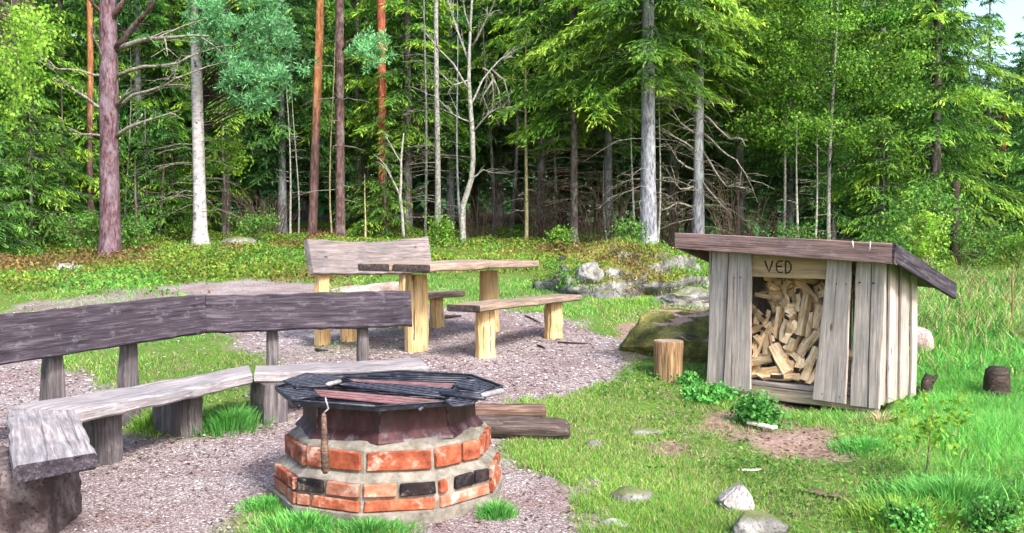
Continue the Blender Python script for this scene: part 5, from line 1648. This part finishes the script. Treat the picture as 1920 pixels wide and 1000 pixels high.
tw_share = dead_twigs(91, .4, 4.4, .1, 60, 1.4, .3, .15, .008, 5, .6).mesh('dead_twigs', M['twig_brown'])
for i, (px, Y, kd, vr, rz, sc, lab) in enumerate(FRONT):
    tree('spruce_tree', lab, 'tree', px, Y, tk_spruce if i % 3 else tk_spruce2, sets[kd][vr], tw_share if kd in ('high', 'lime') and 600 < px < 1450 else None, rz=rz, scale=sc)
for px, Y, vr, rz, sc, lab in ((60, 22.5, 0, .4, 1.0, 'young spruce bush in front of the pale blue-white trunk'), (-30, 20.5, 1, 1.2, 1.1, 'young spruce bush below the overhanging birch leaves'), (120, 24.0, 1, 2.0, 1.0, 'small spruce bush left of the large pine foot'),
                               (275, 26.0, 1, .8, .9, 'small spruce bush right of the large pine foot'), (325, 26.5, 0, 2.5, .8, 'young spruce bush left of the white birch foot'), (1655, 24.0, 0, .3, .95, 'young spruce bush rising behind the right half of the shed roof'),
                               (690, 28.5, 0, 1.7, .8, 'young spruce in the gap between the dark straight pine and the red pine'), (722, 26.4, 0, .2, .74, 'young spruce under the red pine')):
    tree('spruce_bush', lab, 'tree', px, Y, tk_thin, sp_young[vr], None, rz=rz, scale=sc)
# darker ones deeper in
DEEP = ['between the large pine and the pale trunk', 'over the dense spruce near the pale trunk', 'behind the large plum-brown pine', 'seen left of the white birch', 'right behind the white birch', 'behind the young blue-green pine', 'left of the slender leaning pine', 'between the leaning and straight pines', 'just right of the dark straight pine', 'left of the slim grey-flecked trunk', 'behind the crooked pale tree', 'left of the olive-yellow slim stem', 'behind the olive-yellow slim stem', 'right of the dark-trunked spruce', 'behind the thick grey spruce', 'behind the dead-limbed grey spruce', 'right of the dead-limbed grey spruce', 'left of the wide leafy birch', 'behind the wide leafy birch', 'behind the bright ground-reaching spruce', 'right of the bright ground-reaching spruce', 'at the far right beyond the meadow']
for i, (px, Y) in enumerate(((-40, 36), (75, 38), (200, 35), (305, 38), (400, 36), (480, 39), (575, 35), (640, 40), (730, 36), (810, 38), (890, 36), (975, 39), (1055, 35), (1120, 39), (1195, 36), (1290, 38), (1360, 35), (1450, 37), (1560, 36), (1700, 37), (1800, 35), (1905, 39))):
    tree('spruce_tree', 'dark spruce deep in the forest ' + DEEP[i], 'tree', px, Y, tk_spruce, sp_dark[i % 2], tw_share if 840 < px < 1460 else None, rz=i * 1.3, scale=(.95 + .1 * (i % 3) / 2) * (.56 if px > 1780 else 1), group='dark spruces deep in the forest')

# leafy trees and bushes on the right and in the middle
tree('birch_tree', 'wide leafy young birch with thin pale stems above the shed roof', 'tree', 1553, 24.5, trunk_mesh('trunk', 7.5, .06, .02, M['bark_pale'], 30, 8, 1.2, .05, lean=(.02, 0)),
     leafy_crown(120, 8.8, 2.2, 2.4, 40, 12, 52, .078, up=.9, tipmu=.45, spread=.13), None, [M['lf_birch'], M['bark_dark']])
tree('birch_tree', 'second leafy young birch between the shed roof and the bright spruce', 'tree', 1640, 25.5, trunk_mesh('trunk', 6.5, .05, .02, M['bark_pale'], 31, 8, 1.2, .05, lean=(-.02, 0)),
     leafy_crown(121, 7.2, 1.2, 1.9, 32, 11, 46, .078, up=.9, tipmu=.5, spread=.13), None, [M['lf_bush'], M['bark_dark']])
tree('birch_tree', 'thin leafy birch left above the shed roof with one bare stem', 'tree', 1468, 25.5, trunk_mesh('trunk', 6.5, .045, .02, M['bark_pale'], 32, 8, 1.2, .04),
     leafy_crown(122, 7.0, 2.6, 1.4, 24, 9, 42, .075, up=.8, tipmu=.4, spread=.15), None, [M['lf_birch'], M['bark_dark']])
tree('birch_tree', 'small bright yellow-green sapling right of the white birch', 'tree', 428, 25.0, trunk_mesh('trunk', 2.2, .022, .01, M['bark_dark'], 33, 7, 1.2, .04), leafy_crown(123, 2.75, 1.75, .55, 9, 5, 20, .085, tipmu=.85), None, [M['lf_birch'], M['bark_dark']])
tree('rowan_bush', 'leafy green bush low behind the right end of the shed roof', 'bush', 1700, 21.0, None, leafy_crown(124, 2.0, .2, 1.0, 16, 7, 24, .075, up=.9, tipmu=.5), None, [M['lf_bush'], M['twig_brown']])
tree('willow_bush', 'pale upright willow bush rising behind the right end of the shed roof', 'bush', 1738, 18.0, None, leafy_crown(125, 1.35, .1, .42, 22, 5, 16, .06, up=2.2, tipmu=.9, spread=.05), None, [M['lf_birch'], M['bark_olive']])
for px, Y, R, H, s, mt, lab in ((825, 24.0, .55, .85, 126, 'lf_birch', 'light green leafy shrub behind the right end of the grey backrest'), (1180, 22.0, .65, .9, 127, 'lf_bush', 'leafy shrub at the left foot of the thick grey spruce'), (1052, 22.0, .35, .6, 128, 'lf_birch', 'small leafy shrub at the foot of the dark-trunked spruce'),
                               (240, 22.5, .8, .8, 129, 'lf_bush', 'low green shrub just right of the large pine foot'), (150, 21.5, .9, 1.0, 130, 'lf_bush', 'green shrub left of the large pine foot'), (480, 25.0, .9, .8, 131, 'lf_bush', 'low green shrub between the white birch and the leaning pine'),
                               (1500, 23.0, .9, 1.3, 132, 'lf_bush', 'green shrub just above the middle of the shed roof'), (1835, 23.0, 1.1, 1.4, 133, 'lf_bush', 'broad green shrub at the meadow edge right of the shed'), (1910, 22.0, .9, 1.1, 134, 'lf_birch', 'yellow-green shrub at the right meadow edge')):
    tree('shrub', lab, 'bush', px, Y, None, leafy_crown(s, H * .8, .03, R * .75, 14, 6, 15, .06, up=1.5, tipmu=.5, spread=.10), None, [M[mt], M['twig_brown']])
tree('pine_tree', 'thin red-brown pine trunk among dark spruces at the far right', 'tree', 1879, 27.6, trunk_mesh('trunk', 4.6, .085, .05, M['bark_orange'], 35, 9), None, dead_twigs(135, 1.5, 5, .08, 24, 1.2), twig_mat='twig_brown')
tree('spruce_tree', 'short dark trunk showing below the bright ground-reaching spruce', 'tree', 1790, 23.6, trunk_mesh('trunk', 2.2, .13, .09, M['rotten'], 36, 9), None, None)
# brown bare thickets under the spruces
for px, Y, R, H, s, lab in ((1130, 25.0, 1.3, 2.4, 140, 'bare brown twig thicket left of the thick grey spruce'), (1020, 26.0, 1.1, 1.9, 141, 'bare brown twig thicket behind the right end of the table'), (1390, 25.5, 1.4, 2.6, 142, 'bare brown twig thicket above the left half of the shed roof'), (900, 27.0, 1.0, 1.5, 143, 'bare brown brush behind the crooked pale tree'), (500, 28.0, 1.2, 1.6, 144, 'bare brown brush left of the slender leaning pine'), (1250, 26.5, 1.2, 2.2, 145, 'bare brown twig thicket between the two grey spruces')):
    r = random.Random(s); mb = MB()
    for k in range(60):
        a = r.uniform(0, 6.28); q = r.uniform(0, .5) * R
        b = Vector((math.cos(a) * q, math.sin(a) * q, -.05)); h = H * r.uniform(.4, 1.05); w = Vector((math.cos(a) + r.uniform(-.8, .8), math.sin(a) + r.uniform(-.8, .8), 0)) * R * r.uniform(.2, .8)
        P = [b, b + w * .25 + Vector((0, 0, h * .4)), b + w * .6 + Vector((0, 0, h * .75)), b + w + Vector((0, 0, h * r.uniform(.75, 1)))]
        tube(mb, P, [.012, .009, .006, .003], 4, cap=False)
        for j in range(4):
            i = r.randint(1, 2); c = P[i].lerp(P[i + 1], r.random()); e = c + Vector((r.uniform(-1, 1), r.uniform(-1, 1), r.uniform(-.3, .6))) * h * .22
            tube(mb, [c, c.lerp(e, .5) + Vector((0, 0, .03)), e], [.006, .004, .002], 3, cap=False)
    tree('thicket', lab, 'bush', px, Y, None, mb, None, M['twig_brown'])
# thin bare stems seen against the dark interior
for i, (px, Y, r0, H, mt, lab) in enumerate(((235, 27, .035, 4, 'bark_pale', 'thin pale stem between the large pine and the white birch'), (262, 24.5, .06, 1.6, 'bark_dark', 'short lichen-flecked dark stem in the moss right of the large pine'), (298, 26, .07, 2.0, 'bark_dark', 'short dark stem left of the white birch'),
    (545, 27, .035, 3.6, 'bark_pale', 'thin pale stem leaning left of the slender leaning pine'), (560, 27.5, .03, 3.4, 'bark_pale', 'second thin pale stem just left of the slender leaning pine'), (622, 27, .03, 4.4, 'bark_olive', 'thin yellowish stem between the leaning pine and the dark straight pine'),
    (685, 25, .03, 1.3, 'bark_olive', 'cut pale pole standing in the moss behind the back bench'), (691, 31, .12, 9, 'bark_grey', 'grey trunk in shade between the dark straight pine and the red pine'), (1138, 25, .03, 1.7, 'bark_pale', 'thin grey stem in the thicket left of the thick grey spruce'),
    (1187, 24.5, .04, 3.0, 'bark_pale', 'thin grey stem close left of the thick grey spruce'), (1232, 23.5, .035, 3.4, 'bark_pale', 'thin lichened stem close right of the thick grey spruce'), (1497, 24, .045, 2.8, 'bark_pale', 'thin whitish stem rising above the middle of the shed roof'), (1527, 24, .04, 2.8, 'bark_pale', 'thin whitish stem just right of another above the shed roof'),
    (865, 26.5, .04, 5, 'bark_grey', 'thin shaded stem just left of the crooked pale tree'), (925, 28, .06, 6, 'bark_spruce', 'dim brown trunk right of the crooked pale tree'), (958, 29, .07, 6, 'bark_spruce', 'dim brown trunk left of the olive-yellow slim stem'), (1040, 27.5, .05, 5, 'bark_spruce', 'dim brown trunk left of the dark-trunked spruce'), (420, 27, .06, 3, 'bark_spruce', 'dim trunk right of the white birch foot'))):
    tree('slim_tree', lab, 'tree', px, Y, trunk_mesh('trunk', H * 1.35, r0, r0 * .12, M[mt], 150 + i, 7, 1.2, .06, lean=(random.Random(i).uniform(-.05, .05), 0)), None, dead_twigs(170 + i, H * .3, H * .95, r0, 12, .6, .1, .2, .008) if H > 2.5 else None)

# far-off wood closing the view behind all of them
r = np.random.RandomState(77)
mb = MB()
for k in range(64):
    Yk = r.uniform(46, 64); xk = (-.66 + 1.32 * (k + r.rand()) / 64) * Yk
    z0 = float(ground(xk, Yk)); Hk = r.uniform(15, 21)
    if xk / Yk > .44:
        Hk *= .48
    n = 1500
    t_ = r.uniform(0, 1, n) ** 1.15; az = r.uniform(0, 6.28, n); rad = 3.0 * (1 - t_) ** .8 * r.uniform(.45, 1.0, n)
    c = np.stack([xk + np.cos(az) * rad, Yk + np.sin(az) * rad, z0 + .3 + t_ * Hk - rad * .35], -1)
    d = np.stack([np.cos(az), np.sin(az), np.full(n, -.55)], -1) + r.normal(0, .3, (n, 3))
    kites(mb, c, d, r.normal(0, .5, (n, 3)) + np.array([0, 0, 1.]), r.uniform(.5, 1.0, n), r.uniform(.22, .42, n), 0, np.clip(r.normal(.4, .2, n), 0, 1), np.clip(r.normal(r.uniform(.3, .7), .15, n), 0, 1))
    tube(mb, [(xk, Yk, z0 - .3), (xk, Yk, z0 + Hk * .9)], [.2, .04], 6, 1)
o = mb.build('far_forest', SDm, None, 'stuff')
o['label'] = 'far dark spruce wood closing the view behind the trees'; o['category'] = 'forest'

# ================================================================== GROUND VEGETATION
def scatter(xr, yr, n, seed):
    r = np.random.RandomState(seed)
    return r.uniform(*xr, n), r.uniform(*yr, n), r
def blades(name, x, y, h, w, seed, mats, label, cat, lean=.5, m=None, z=None, tipmu=.5, kind='stuff', simple=False):
    """three-sided blades bent in the middle: two quads each"""
    r = np.random.RandomState(seed); n = len(x)
    z = ground(x, y) if z is None else z
    az = r.uniform(0, 2 * PI, n); wa = r.uniform(0, 2 * PI, n)
    b = np.stack([x, y, z - .004], -1)
    d = np.stack([np.cos(az), np.sin(az), np.zeros(n)], -1); sd = np.stack([np.cos(wa), np.sin(wa), np.zeros(n)], -1)
    l = lean * r.uniform(.2, 1.3, n)[:, None] * h[:, None]
    up = np.array([0, 0, 1.0])
    p1 = b + up * h[:, None] * .55 + d * l * .35; p2 = b + up * h[:, None] * r.uniform(.75, 1, n)[:, None] + d * l
    V = np.empty((n, 6, 3)); ww = w[:, None] / 2
    V[:, 0] = b - sd * ww; V[:, 1] = b + sd * ww; V[:, 2] = p1 + sd * ww * .8; V[:, 3] = p1 - sd * ww * .8; V[:, 4] = p2 + sd * ww * .12; V[:, 5] = p2 - sd * ww * .12
    i0 = np.arange(n)[:, None] * 6
    F = np.concatenate([i0 + np.array([[0, 1, 2, 3]]), i0 + np.array([[3, 2, 4, 5]])], 1).reshape(-1, 4)
    if simple:
        F = i0 + np.array([[0, 1, 4, 5]])
    t = np.zeros((n, 6, 4)); t[..., 3] = 1
    tp = np.clip(r.normal(tipmu, .22, n), 0, 1)
    t[:, :, 0] = tp[:, None]; t[:, 4:, 0] = np.clip(tp + .2, 0, 1)[:, None]; t[:, :, 1] = r.uniform(.1, .9, n)[:, None]
    mm = np.zeros(n, int) if m is None else m
    mb = MB(); mb.quads(V.reshape(-1, 3), F, 0, t.reshape(-1, 4)); mb.M = [np.repeat(mm, 1 if simple else 2)]
    o = mb.build(name, mats, None, kind)
    o['label'] = label; o['category'] = cat
    return o
GM = [M['lf_grass'], M['lf_lush'], M['lf_straw']]
# where things stand, no grass grows through them
def clear(x, y):
    k = np.hypot(x - PC.x, y - PC.y) > .62
    du = (x - S0.x) * fx.x + (y - S0.y) * fx.y; dd = (x - S0.x) * sy_.x + (y - S0.y) * sy_.y
    k &= ~((du > -.02) & (du < W_ + .10) & (dd > -.16) & (dd < L_ + .03))
    return k
# short turf, density falling with distance
xs, ys, r = scatter((-6.5, 7.5), (3.6, 15.0), 900000, 1)
xa, ya, _ = scatter((-.8, 4.6), (3.7, 7.8), 520000, 12)
xs, ys = np.concatenate([xs, xa]), np.concatenate([ys, ya])
keep = (np.abs(xs) < ys * .60 + .3) & clear(xs, ys)
g_, s_, m_ = zones(xs, ys)
patch = wob(xs, ys, 2.2, 21) + .6 * wob(xs, ys, 6, 22)
dens = (1 - g_) ** 2 * (1 - .88 * s_) * np.clip(.60 + .95 * patch, .06, 1) * np.clip(6.2 / ys, .25, 1.0) ** 1.3
keep &= r.rand(len(xs)) < dens
xs, ys, patch = xs[keep], ys[keep], patch[keep]
lush = sstep(1.6, 3.2, xs + .35 * (5.5 - ys) * 0 + .4 * patch)
n = len(xs); far = np.clip(ys / 6, .8, 2.2)
h = (r.uniform(.022, .055, n) + lush * r.uniform(.02, .10, n)) * (.8 + .4 * np.clip(patch, -1, 1)) * (.75 + .25 * far)
w = r.uniform(.004, .008, n) * far
m = np.where(r.rand(n) < (.30 + .25 * np.clip(-patch, -1, 1)) * (1 - lush) + .02, 2, np.where(r.rand(n) < .15 + .75 * lush, 1, 0))
m = np.where((ys > 9) & (xs < 1) & (r.rand(n) < .4), 1, m)
blades('grass', xs, ys, h, w, 2, GM, 'short bright green turf with straw around the gravel', 'grass', .8, m, simple=True)
# long meadow grass on the right
xs, ys, r = scatter((2.3, 13.5), (4.2, 24), 230000, 3)
keep = (xs < ys * .62 + .4) & clear(xs, ys) & (xs > 2.75 + .25 * wob(xs, ys, 2, 23) + np.where(ys < 8.8, 0, -.02) + np.where(ys > 9, (ys - 9) * .28, 0) - np.where(ys < 6.3, .35 * (6.3 - ys), 0))
patch = wob(xs, ys, 1.6, 24) + .6 * wob(xs, ys, 5, 25)
keep &= r.rand(len(xs)) < np.clip(.55 + .7 * patch, .08, 1) * np.clip(8.5 / ys, .3, 1) ** 1.2
xs, ys, patch = xs[keep], ys[keep], patch[keep]; n = len(xs)
dist = sstep(7.5, 11, ys)
h = r.uniform(.06, .145, n) * (1 + .6 * np.clip(patch, -.6, 1)) * (1 + 1.3 * dist)
w = r.uniform(.006, .012, n) * np.clip(ys / 6, .9, 2.4)
m = np.where(r.rand(n) < .09 + .32 * dist, 2, np.where(r.rand(n) < .78 - .35 * dist, 1, 0))
blades('meadow_grass', xs, ys, h, w, 4, GM, 'long lush meadow grass to the right of the shed', 'grass', .55, m)
# tussocks: each a thing
def tussock(px, py, R, H, n, label, mats, seed, tip=.5, name='grass_tuft', lean=.6):
    v = at_g(px, py); r = np.random.RandomState(seed); R *= 1.5; H *= .64; n = int(n * 1.6)
    a = r.uniform(0, 6.28, n); q = np.minimum(np.abs(r.normal(0, .5, n)), .9 * r.uniform(.3, 1, n) ** .5) * R
    x, y = v.x + np.cos(a) * q, v.y + np.sin(a) * q
    h = H * r.uniform(.4, 1.1, n) * (1 - .5 * np.clip(q / R, 0, 1))
    o = blades(name, x, y, h, r.uniform(.005, .009, n), seed, mats, label, 'grass tuft', lean, None, None, tip, None)
    del o['label']; del o['category']
    return tag(o, label, 'grass tuft')
tussock(432, 800, .24, .26, 700, 'bright green grass tuft under the curved bench beside its middle leg', [M['lf_lush']], 31)
tussock(575, 985, .22, .12, 900, 'grass growing along the left foot of the brick fire pit', [M['lf_lush']], 32)
tussock(690, 1000, .20, .12, 900, 'grass growing along the front foot of the brick fire pit', [M['lf_lush']], 33)
tussock(505, 950, .12, .09, 650, 'small grass patch at the far left foot of the brick fire pit', [M['lf_lush']], 34)
tussock(930, 968, .08, .15, 260, 'small grass tuft at the right foot of the brick fire pit', [M['lf_lush']], 35)
tussock(285, 800, .12, .20, 240, 'thin grass tuft beside the backrest post of the curved bench', [M['lf_grass']], 36)
tussock(1785, 935, .34, .20, 1600, 'large bright grass hummock in the lower right corner', [M['lf_lush']], 37, .6)
tussock(1690, 975, .26, .17, 1000, 'yellowish grass hummock left of the large bright hummock', [M['lf_grass']], 38, .7)
tussock(1650, 800, .15, .22, 160, 'pale straw tuft at the right front foot of the shed', [M['lf_straw']], 39, .6)
tussock(1625, 842, .20, .13, 700, 'green grass tuft below the right front corner of the shed', [M['lf_lush']], 40)
def straw_stem(px, py0, py1, Y, label, seed, mt='lf_straw', r0=.009):
    a = at_y(px, py0, Y); a.z = float(ground(a.x, a.y)); b = at_y(px + 6, py1, Y)
    mb = MB(); rg = random.Random(seed)
    P = [a.lerp(b, t) + Vector((rg.uniform(-.015, .015), 0, 0)) for t in (0, .25, .5, .75, 1)]
    tube(mb, P, [r0, r0 * .9, r0 * .8, r0 * .6, r0 * .3], 5)
    for k in range(4):
        t = rg.uniform(.3, .9); c = a.lerp(b, t); e = c + Vector((rg.uniform(-.12, .12), 0, .1))
        tube(mb, [c, e], [r0 * .5, r0 * .2], 3, cap=False)
    return tag(mb.build('dry_stem', M[mt]), label, 'plant stem')
straw_stem(1894, 650, 498, 11.0, 'tall pale dry stem in the meadow near the right edge', 1, r0=.015)
straw_stem(1798, 660, 545, 10.5, 'tall dark dry stem in the meadow behind the shed', 2, 'twig_brown', .006)
straw_stem(1834, 560, 520, 15.0, 'short pale dry stem at the back of the meadow', 3)
# leafy plants at the shed foot
def leafy_plant(px, py, R, H, label, seed, n=26, mt='lf_lush', leaf=.032, name='leafy_plant', tip=.5):
    v = at_g(px, py)
    o = thing(name, label, 'plant', tuple(v))
    link('leaves', leafy_crown(seed, H, .02, R, 16, 6, n, leaf, .25, .9, .01, spread=.025 + R * .12, tipmu=tip).mesh('leaves', [M[mt], M['lf_grass']]), o)
    return o
leafy_plant(1420, 796, .17, .15, 'bushy dark green nettle plant below the shed opening', 201, 22)
leafy_plant(1312, 752, .13, .05, 'low green plant cover at the left front foot of the shed', 202, 18)
leafy_plant(1352, 748, .07, .05, 'small green plant under the left door boards of the shed', 203, 14)
leafy_plant(1292, 722, .07, .05, 'small green plant between the chopping block and the shed', 204, 12)
leafy_plant(1700, 995, .10, .06, 'low leafy herb in the grass at the lower right', 205, 10, leaf=.02)
leafy_plant(1860, 990, .12, .06, 'spreading leafy herb in the lower right corner', 206, 10, leaf=.02)
# sapling in the near grass
v = at_g(1733, 905)
o = thing('sapling', 'thin yellow-leaved sapling standing in the lush grass right of the shed', 'sapling', tuple(v))
top = at_y(1752, 752, v.y) - v
mb = MB(); tube(mb, [(0, 0, -.03), tuple(top * .3 + Vector((.004, 0, 0))), tuple(top * .65 + Vector((-.004, 0, 0))), tuple(top)], [.006, .005, .004, .002], 6)
link('stem', mb.mesh('stem', M['twig_brown']), o)
rl = np.random.RandomState(9); C = []
for k in range(44):
    t_ = rl.uniform(.40, 1.0); a = rl.uniform(0, 6.28); C.append(np.array(top) * t_ + np.array([math.cos(a), math.sin(a), .2]) * rl.uniform(.03, .20))
C = np.repeat(np.array(C), 8, 0) + rl.normal(0, .022, (44 * 8, 3)); n = len(C)
mb = MB(); kites(mb, C, rl.normal(0, 1, (n, 3)), rl.normal(0, .6, (n, 3)) + np.array([0, 0, 1]), rl.uniform(.022, .046, n), rl.uniform(.016, .032, n), 0, np.clip(rl.normal(.85, .2, n), 0, 1), rl.uniform(.2, .9, n))
link('leaves', mb.mesh('leaves', M['lf_birch']), o)

# yellow-green forest-floor cover and rusty bracken
xs, ys, r = scatter((-17, 14), (12.5, 34), 70000, 11)
g_, s_, m_ = zones(xs, ys)
keep = (np.abs(xs) < ys * .58 + .5) & (r.rand(len(xs)) < m_ * np.clip(.6 + .7 * wob(xs, ys, 1.1, 31), .12, 1))
xs, ys = xs[keep], ys[keep]; n0 = len(xs)
k = 7
X = np.repeat(xs, k) + r.normal(0, .10, n0 * k); Yy = np.repeat(ys, k) + r.normal(0, .10, n0 * k); n = n0 * k
hump = np.clip(.5 + .6 * wob(X, Yy, 1.4, 32) + .4 * wob(X, Yy, 4, 33), 0, 1.4)
Zz = ground(X, Yy) + r.uniform(0, 1, n) * (.05 + .22 * hump) * np.where(Yy > 16.5, 1, .6)
rusty = (wob(X, Yy, .9, 34) + .5 * wob(X, Yy, 3, 35) + .55 * np.exp(-((X + 7.4) ** 2 / 6 + (Yy - 17.2) ** 2 / 1.6)) > .28) | (r.rand(n) < .08)
green = wob(X, Yy, 1.2, 37) + .6 * wob(X, Yy, 4, 38) + r.normal(0, .12, n) > .13
mi = np.where(rusty, 1, np.where(green, 2, 0))
mb = MB()
for q in (0, 1, 2):
    s_ = mi == q; c_ = int(s_.sum())
    kites(mb, np.stack([X, Yy, Zz], -1)[s_], r.normal(0, 1, (c_, 3)) + np.array([0, 0, .6]), r.normal(0, .6, (c_, 3)) + np.array([0, 0, 1.]), r.uniform(.035, .085, c_), r.uniform(.022, .05, c_), q, np.clip(r.normal(.5, .25, c_), 0, 1), np.clip(.5 + .4 * wob(X[s_], Yy[s_], 2.3, 36) + r.normal(0, .15, c_), 0, 1))
o = mb.build('forest_ground_cover', [M['lf_cover'], M['lf_rust'], M['lf_bush']], None, 'stuff')
o['label'] = 'yellow-green bilberry and moss cover with rusty bracken under the trees'; o['category'] = 'ground cover'

# small round herb leaves among the grass
xs, ys, r = scatter((.6, 6.0), (3.7, 10), 90000, 61)
g_, s_, m_ = zones(xs, ys)
keep = (np.abs(xs) < ys * .58 + .2) & clear(xs, ys) & (r.rand(len(xs)) < (1 - g_) ** 2 * (1 - s_) * np.clip(.15 + .9 * wob(xs, ys, 2.6, 62) + .5 * wob(xs, ys, 8, 63), 0, 1) * np.clip(5.5 / ys, .3, 1))
xs, ys = xs[keep], ys[keep]; n = len(xs)
mb = MB(); kites(mb, np.stack([xs, ys, ground(xs, ys) + r.uniform(.01, .05, n) * (1 + sstep(2, 3.4, xs))], -1), r.normal(0, 1, (n, 3)) * np.array([1, 1, .3]), r.normal(0, .4, (n, 3)) + np.array([0, 0, 1.]), r.uniform(.014, .032, n), r.uniform(.012, .024, n), 0, np.clip(r.normal(.5, .25, n), 0, 1), r.uniform(.1, .9, n))
o = mb.build('clover', M['lf_bush'], None, 'stuff'); o['label'] = 'low clover and herb leaves mixed into the turf'; o['category'] = 'herbs'

# grassy moss cushions growing on the outcrop
om = OUTCROP.data; mw = OUTCROP.matrix_basis
cs = []; r = np.random.RandomState(51)
for p in om.polygons:
    c = mw @ p.center; nz = p.normal.z
    if nz > .12 and c.z > float(ground(c.x, c.y)) - .02 and wob(c.x, c.y, 3.5, 52) + .5 * wob(c.x, c.y, 9, 53) > -.40 - (nz - .6) * .3 - (.4 if c.x < 1.4 else 0):
        cs.append(tuple(c))
cs = np.repeat(np.array(cs), 9, 0); n = len(cs)
cs = cs + r.normal(0, .035, (n, 3)) * np.array([1, 1, .2]) + np.array([0, 0, 1.]) * r.uniform(0, .07, (n, 1))
w_ = wob(cs[:, 0], cs[:, 1], 3.0, 54) + r.normal(0, .15, n)
mi = np.where(w_ > .2, 1, np.where(w_ < -.1, 2, 0))
mb = MB()
for q in (0, 1, 2):
    s_ = mi == q; c_ = int(s_.sum())
    kites(mb, cs[s_], r.normal(0, .7, (c_, 3)) + np.array([0, 0, .8]), r.normal(0, .7, (c_, 3)) + np.array([0, 0, .6]), r.uniform(.03, .08, c_), r.uniform(.010, .026, c_), q, np.clip(r.normal(.55, .25, c_), 0, 1), r.uniform(.15, .85, c_))
me = mb.mesh('moss_cushions', [M['lf_cover'], M['lf_rust'], M['lf_bush']])
mo = link('moss_cushions', me, OUTCROP, 'stuff')
mo.matrix_basis = OUTCROP.matrix_basis.inverted()

# pebbles and leaf litter on the gravel
xs, ys, r = scatter((-6, 2.5), (3.5, 12), 52000, 41)
g_, s_, m_ = zones(xs, ys)
keep = (r.rand(len(xs)) < (g_ * np.clip(5.0 / ys, .2, 1) + .03 * (1 - g_))) & (np.abs(xs) < ys * .58 + .3) & clear(xs, ys)
xs, ys = xs[keep], ys[keep]; n = len(xs)
sz = r.uniform(.004, .011, n) * np.clip(ys / 5, .9, 1.6)
oc_ = np.array([[1, 0, 0], [0, 1, 0], [-1, 0, 0], [0, -1, 0], [0, 0, .7], [0, 0, -.5]], float)
V = oc_[None] * sz[:, None, None] * r.uniform(.6, 1.3, (n, 6, 1)) * np.array([1.2, 1, .75])
a = r.uniform(0, 6.28, n); ca, sa = np.cos(a)[:, None], np.sin(a)[:, None]
V = np.stack([V[..., 0] * ca - V[..., 1] * sa, V[..., 0] * sa + V[..., 1] * ca, V[..., 2]], -1) + np.stack([xs, ys, ground(xs, ys) + sz * .3], -1)[:, None, :]
i0 = np.arange(n)[:, None, None] * 6
F = i0 + np.array([[0, 1, 4, 4], [1, 2, 4, 4], [2, 3, 4, 4], [3, 0, 4, 4]])[None]
tri = F.reshape(-1, 4)[:, :3]
me = bpy.data.meshes.new('pebbles')
me.vertices.add(n * 6); me.vertices.foreach_set('co', V.ravel())
me.loops.add(len(tri) * 3); me.loops.foreach_set('vertex_index', tri.ravel().astype(np.int32))
me.polygons.add(len(tri)); me.polygons.foreach_set('loop_start', (np.arange(len(tri)) * 3).astype(np.int32)); me.polygons.foreach_set('loop_total', np.full(len(tri), 3, np.int32))
at_ = me.attributes.new('tint', 'FLOAT_COLOR', 'POINT')
tt = np.zeros((n, 6, 4)); tt[..., 3] = 1; tt[..., 0] = r.rand(n)[:, None]; at_.data.foreach_set('color', tt.ravel())
me.update(calc_edges=True)
t = NT('pebble'); a_ = t.n('Attribute', attribute_name='tint'); s_c = t.n('SeparateColor'); t.set(s_c, 0, a_.outputs['Color'])
M['pebble'] = t.finish(t.ramp(s_c.outputs[0], [(0, (.075, .055, .058)), (.35, (.18, .138, .142)), (.75, (.31, .26, .265)), (1, (.56, .52, .51))]), .9)
me.materials.append(M['pebble'])
o = link('gravel_pebbles', me, None, 'stuff'); o['label'] = 'loose pinkish grey pebbles lying on the gravel'; o['category'] = 'gravel'
xs, ys, r = scatter((-6, 4.5), (3.6, 13.5), 46000, 43)
g_, s_, m_ = zones(xs, ys)
pt = wob(xs, ys, 1.8, 44)
keep = (np.abs(xs) < ys * .58 + .3) & clear(xs, ys) & (r.rand(len(xs)) < np.clip(.16 + .9 * np.clip(pt, 0, 1) + .9 * s_ + .3 * (g_ * (1 - g_)) * 4, 0, 1) * np.clip(5.5 / ys, .4, 1))
xs, ys = xs[keep], ys[keep]; n = len(xs)
mb = MB(); kites(mb, np.stack([xs, ys, ground(xs, ys) + r.uniform(.004, .016, n)], -1), np.stack([r.normal(0, 1, n), r.normal(0, 1, n), r.normal(0, .12, n)], -1), r.normal(0, .25, (n, 3)) + np.array([0, 0, 1.]), r.uniform(.016, .05, n), r.uniform(.008, .022, n), 0, r.rand(n), r.rand(n))
o = mb.build('leaf_litter', M['lf_litter'], None, 'stuff'); o['label'] = 'brown fallen leaves and bark bits on gravel and soil'; o['category'] = 'leaf litter'
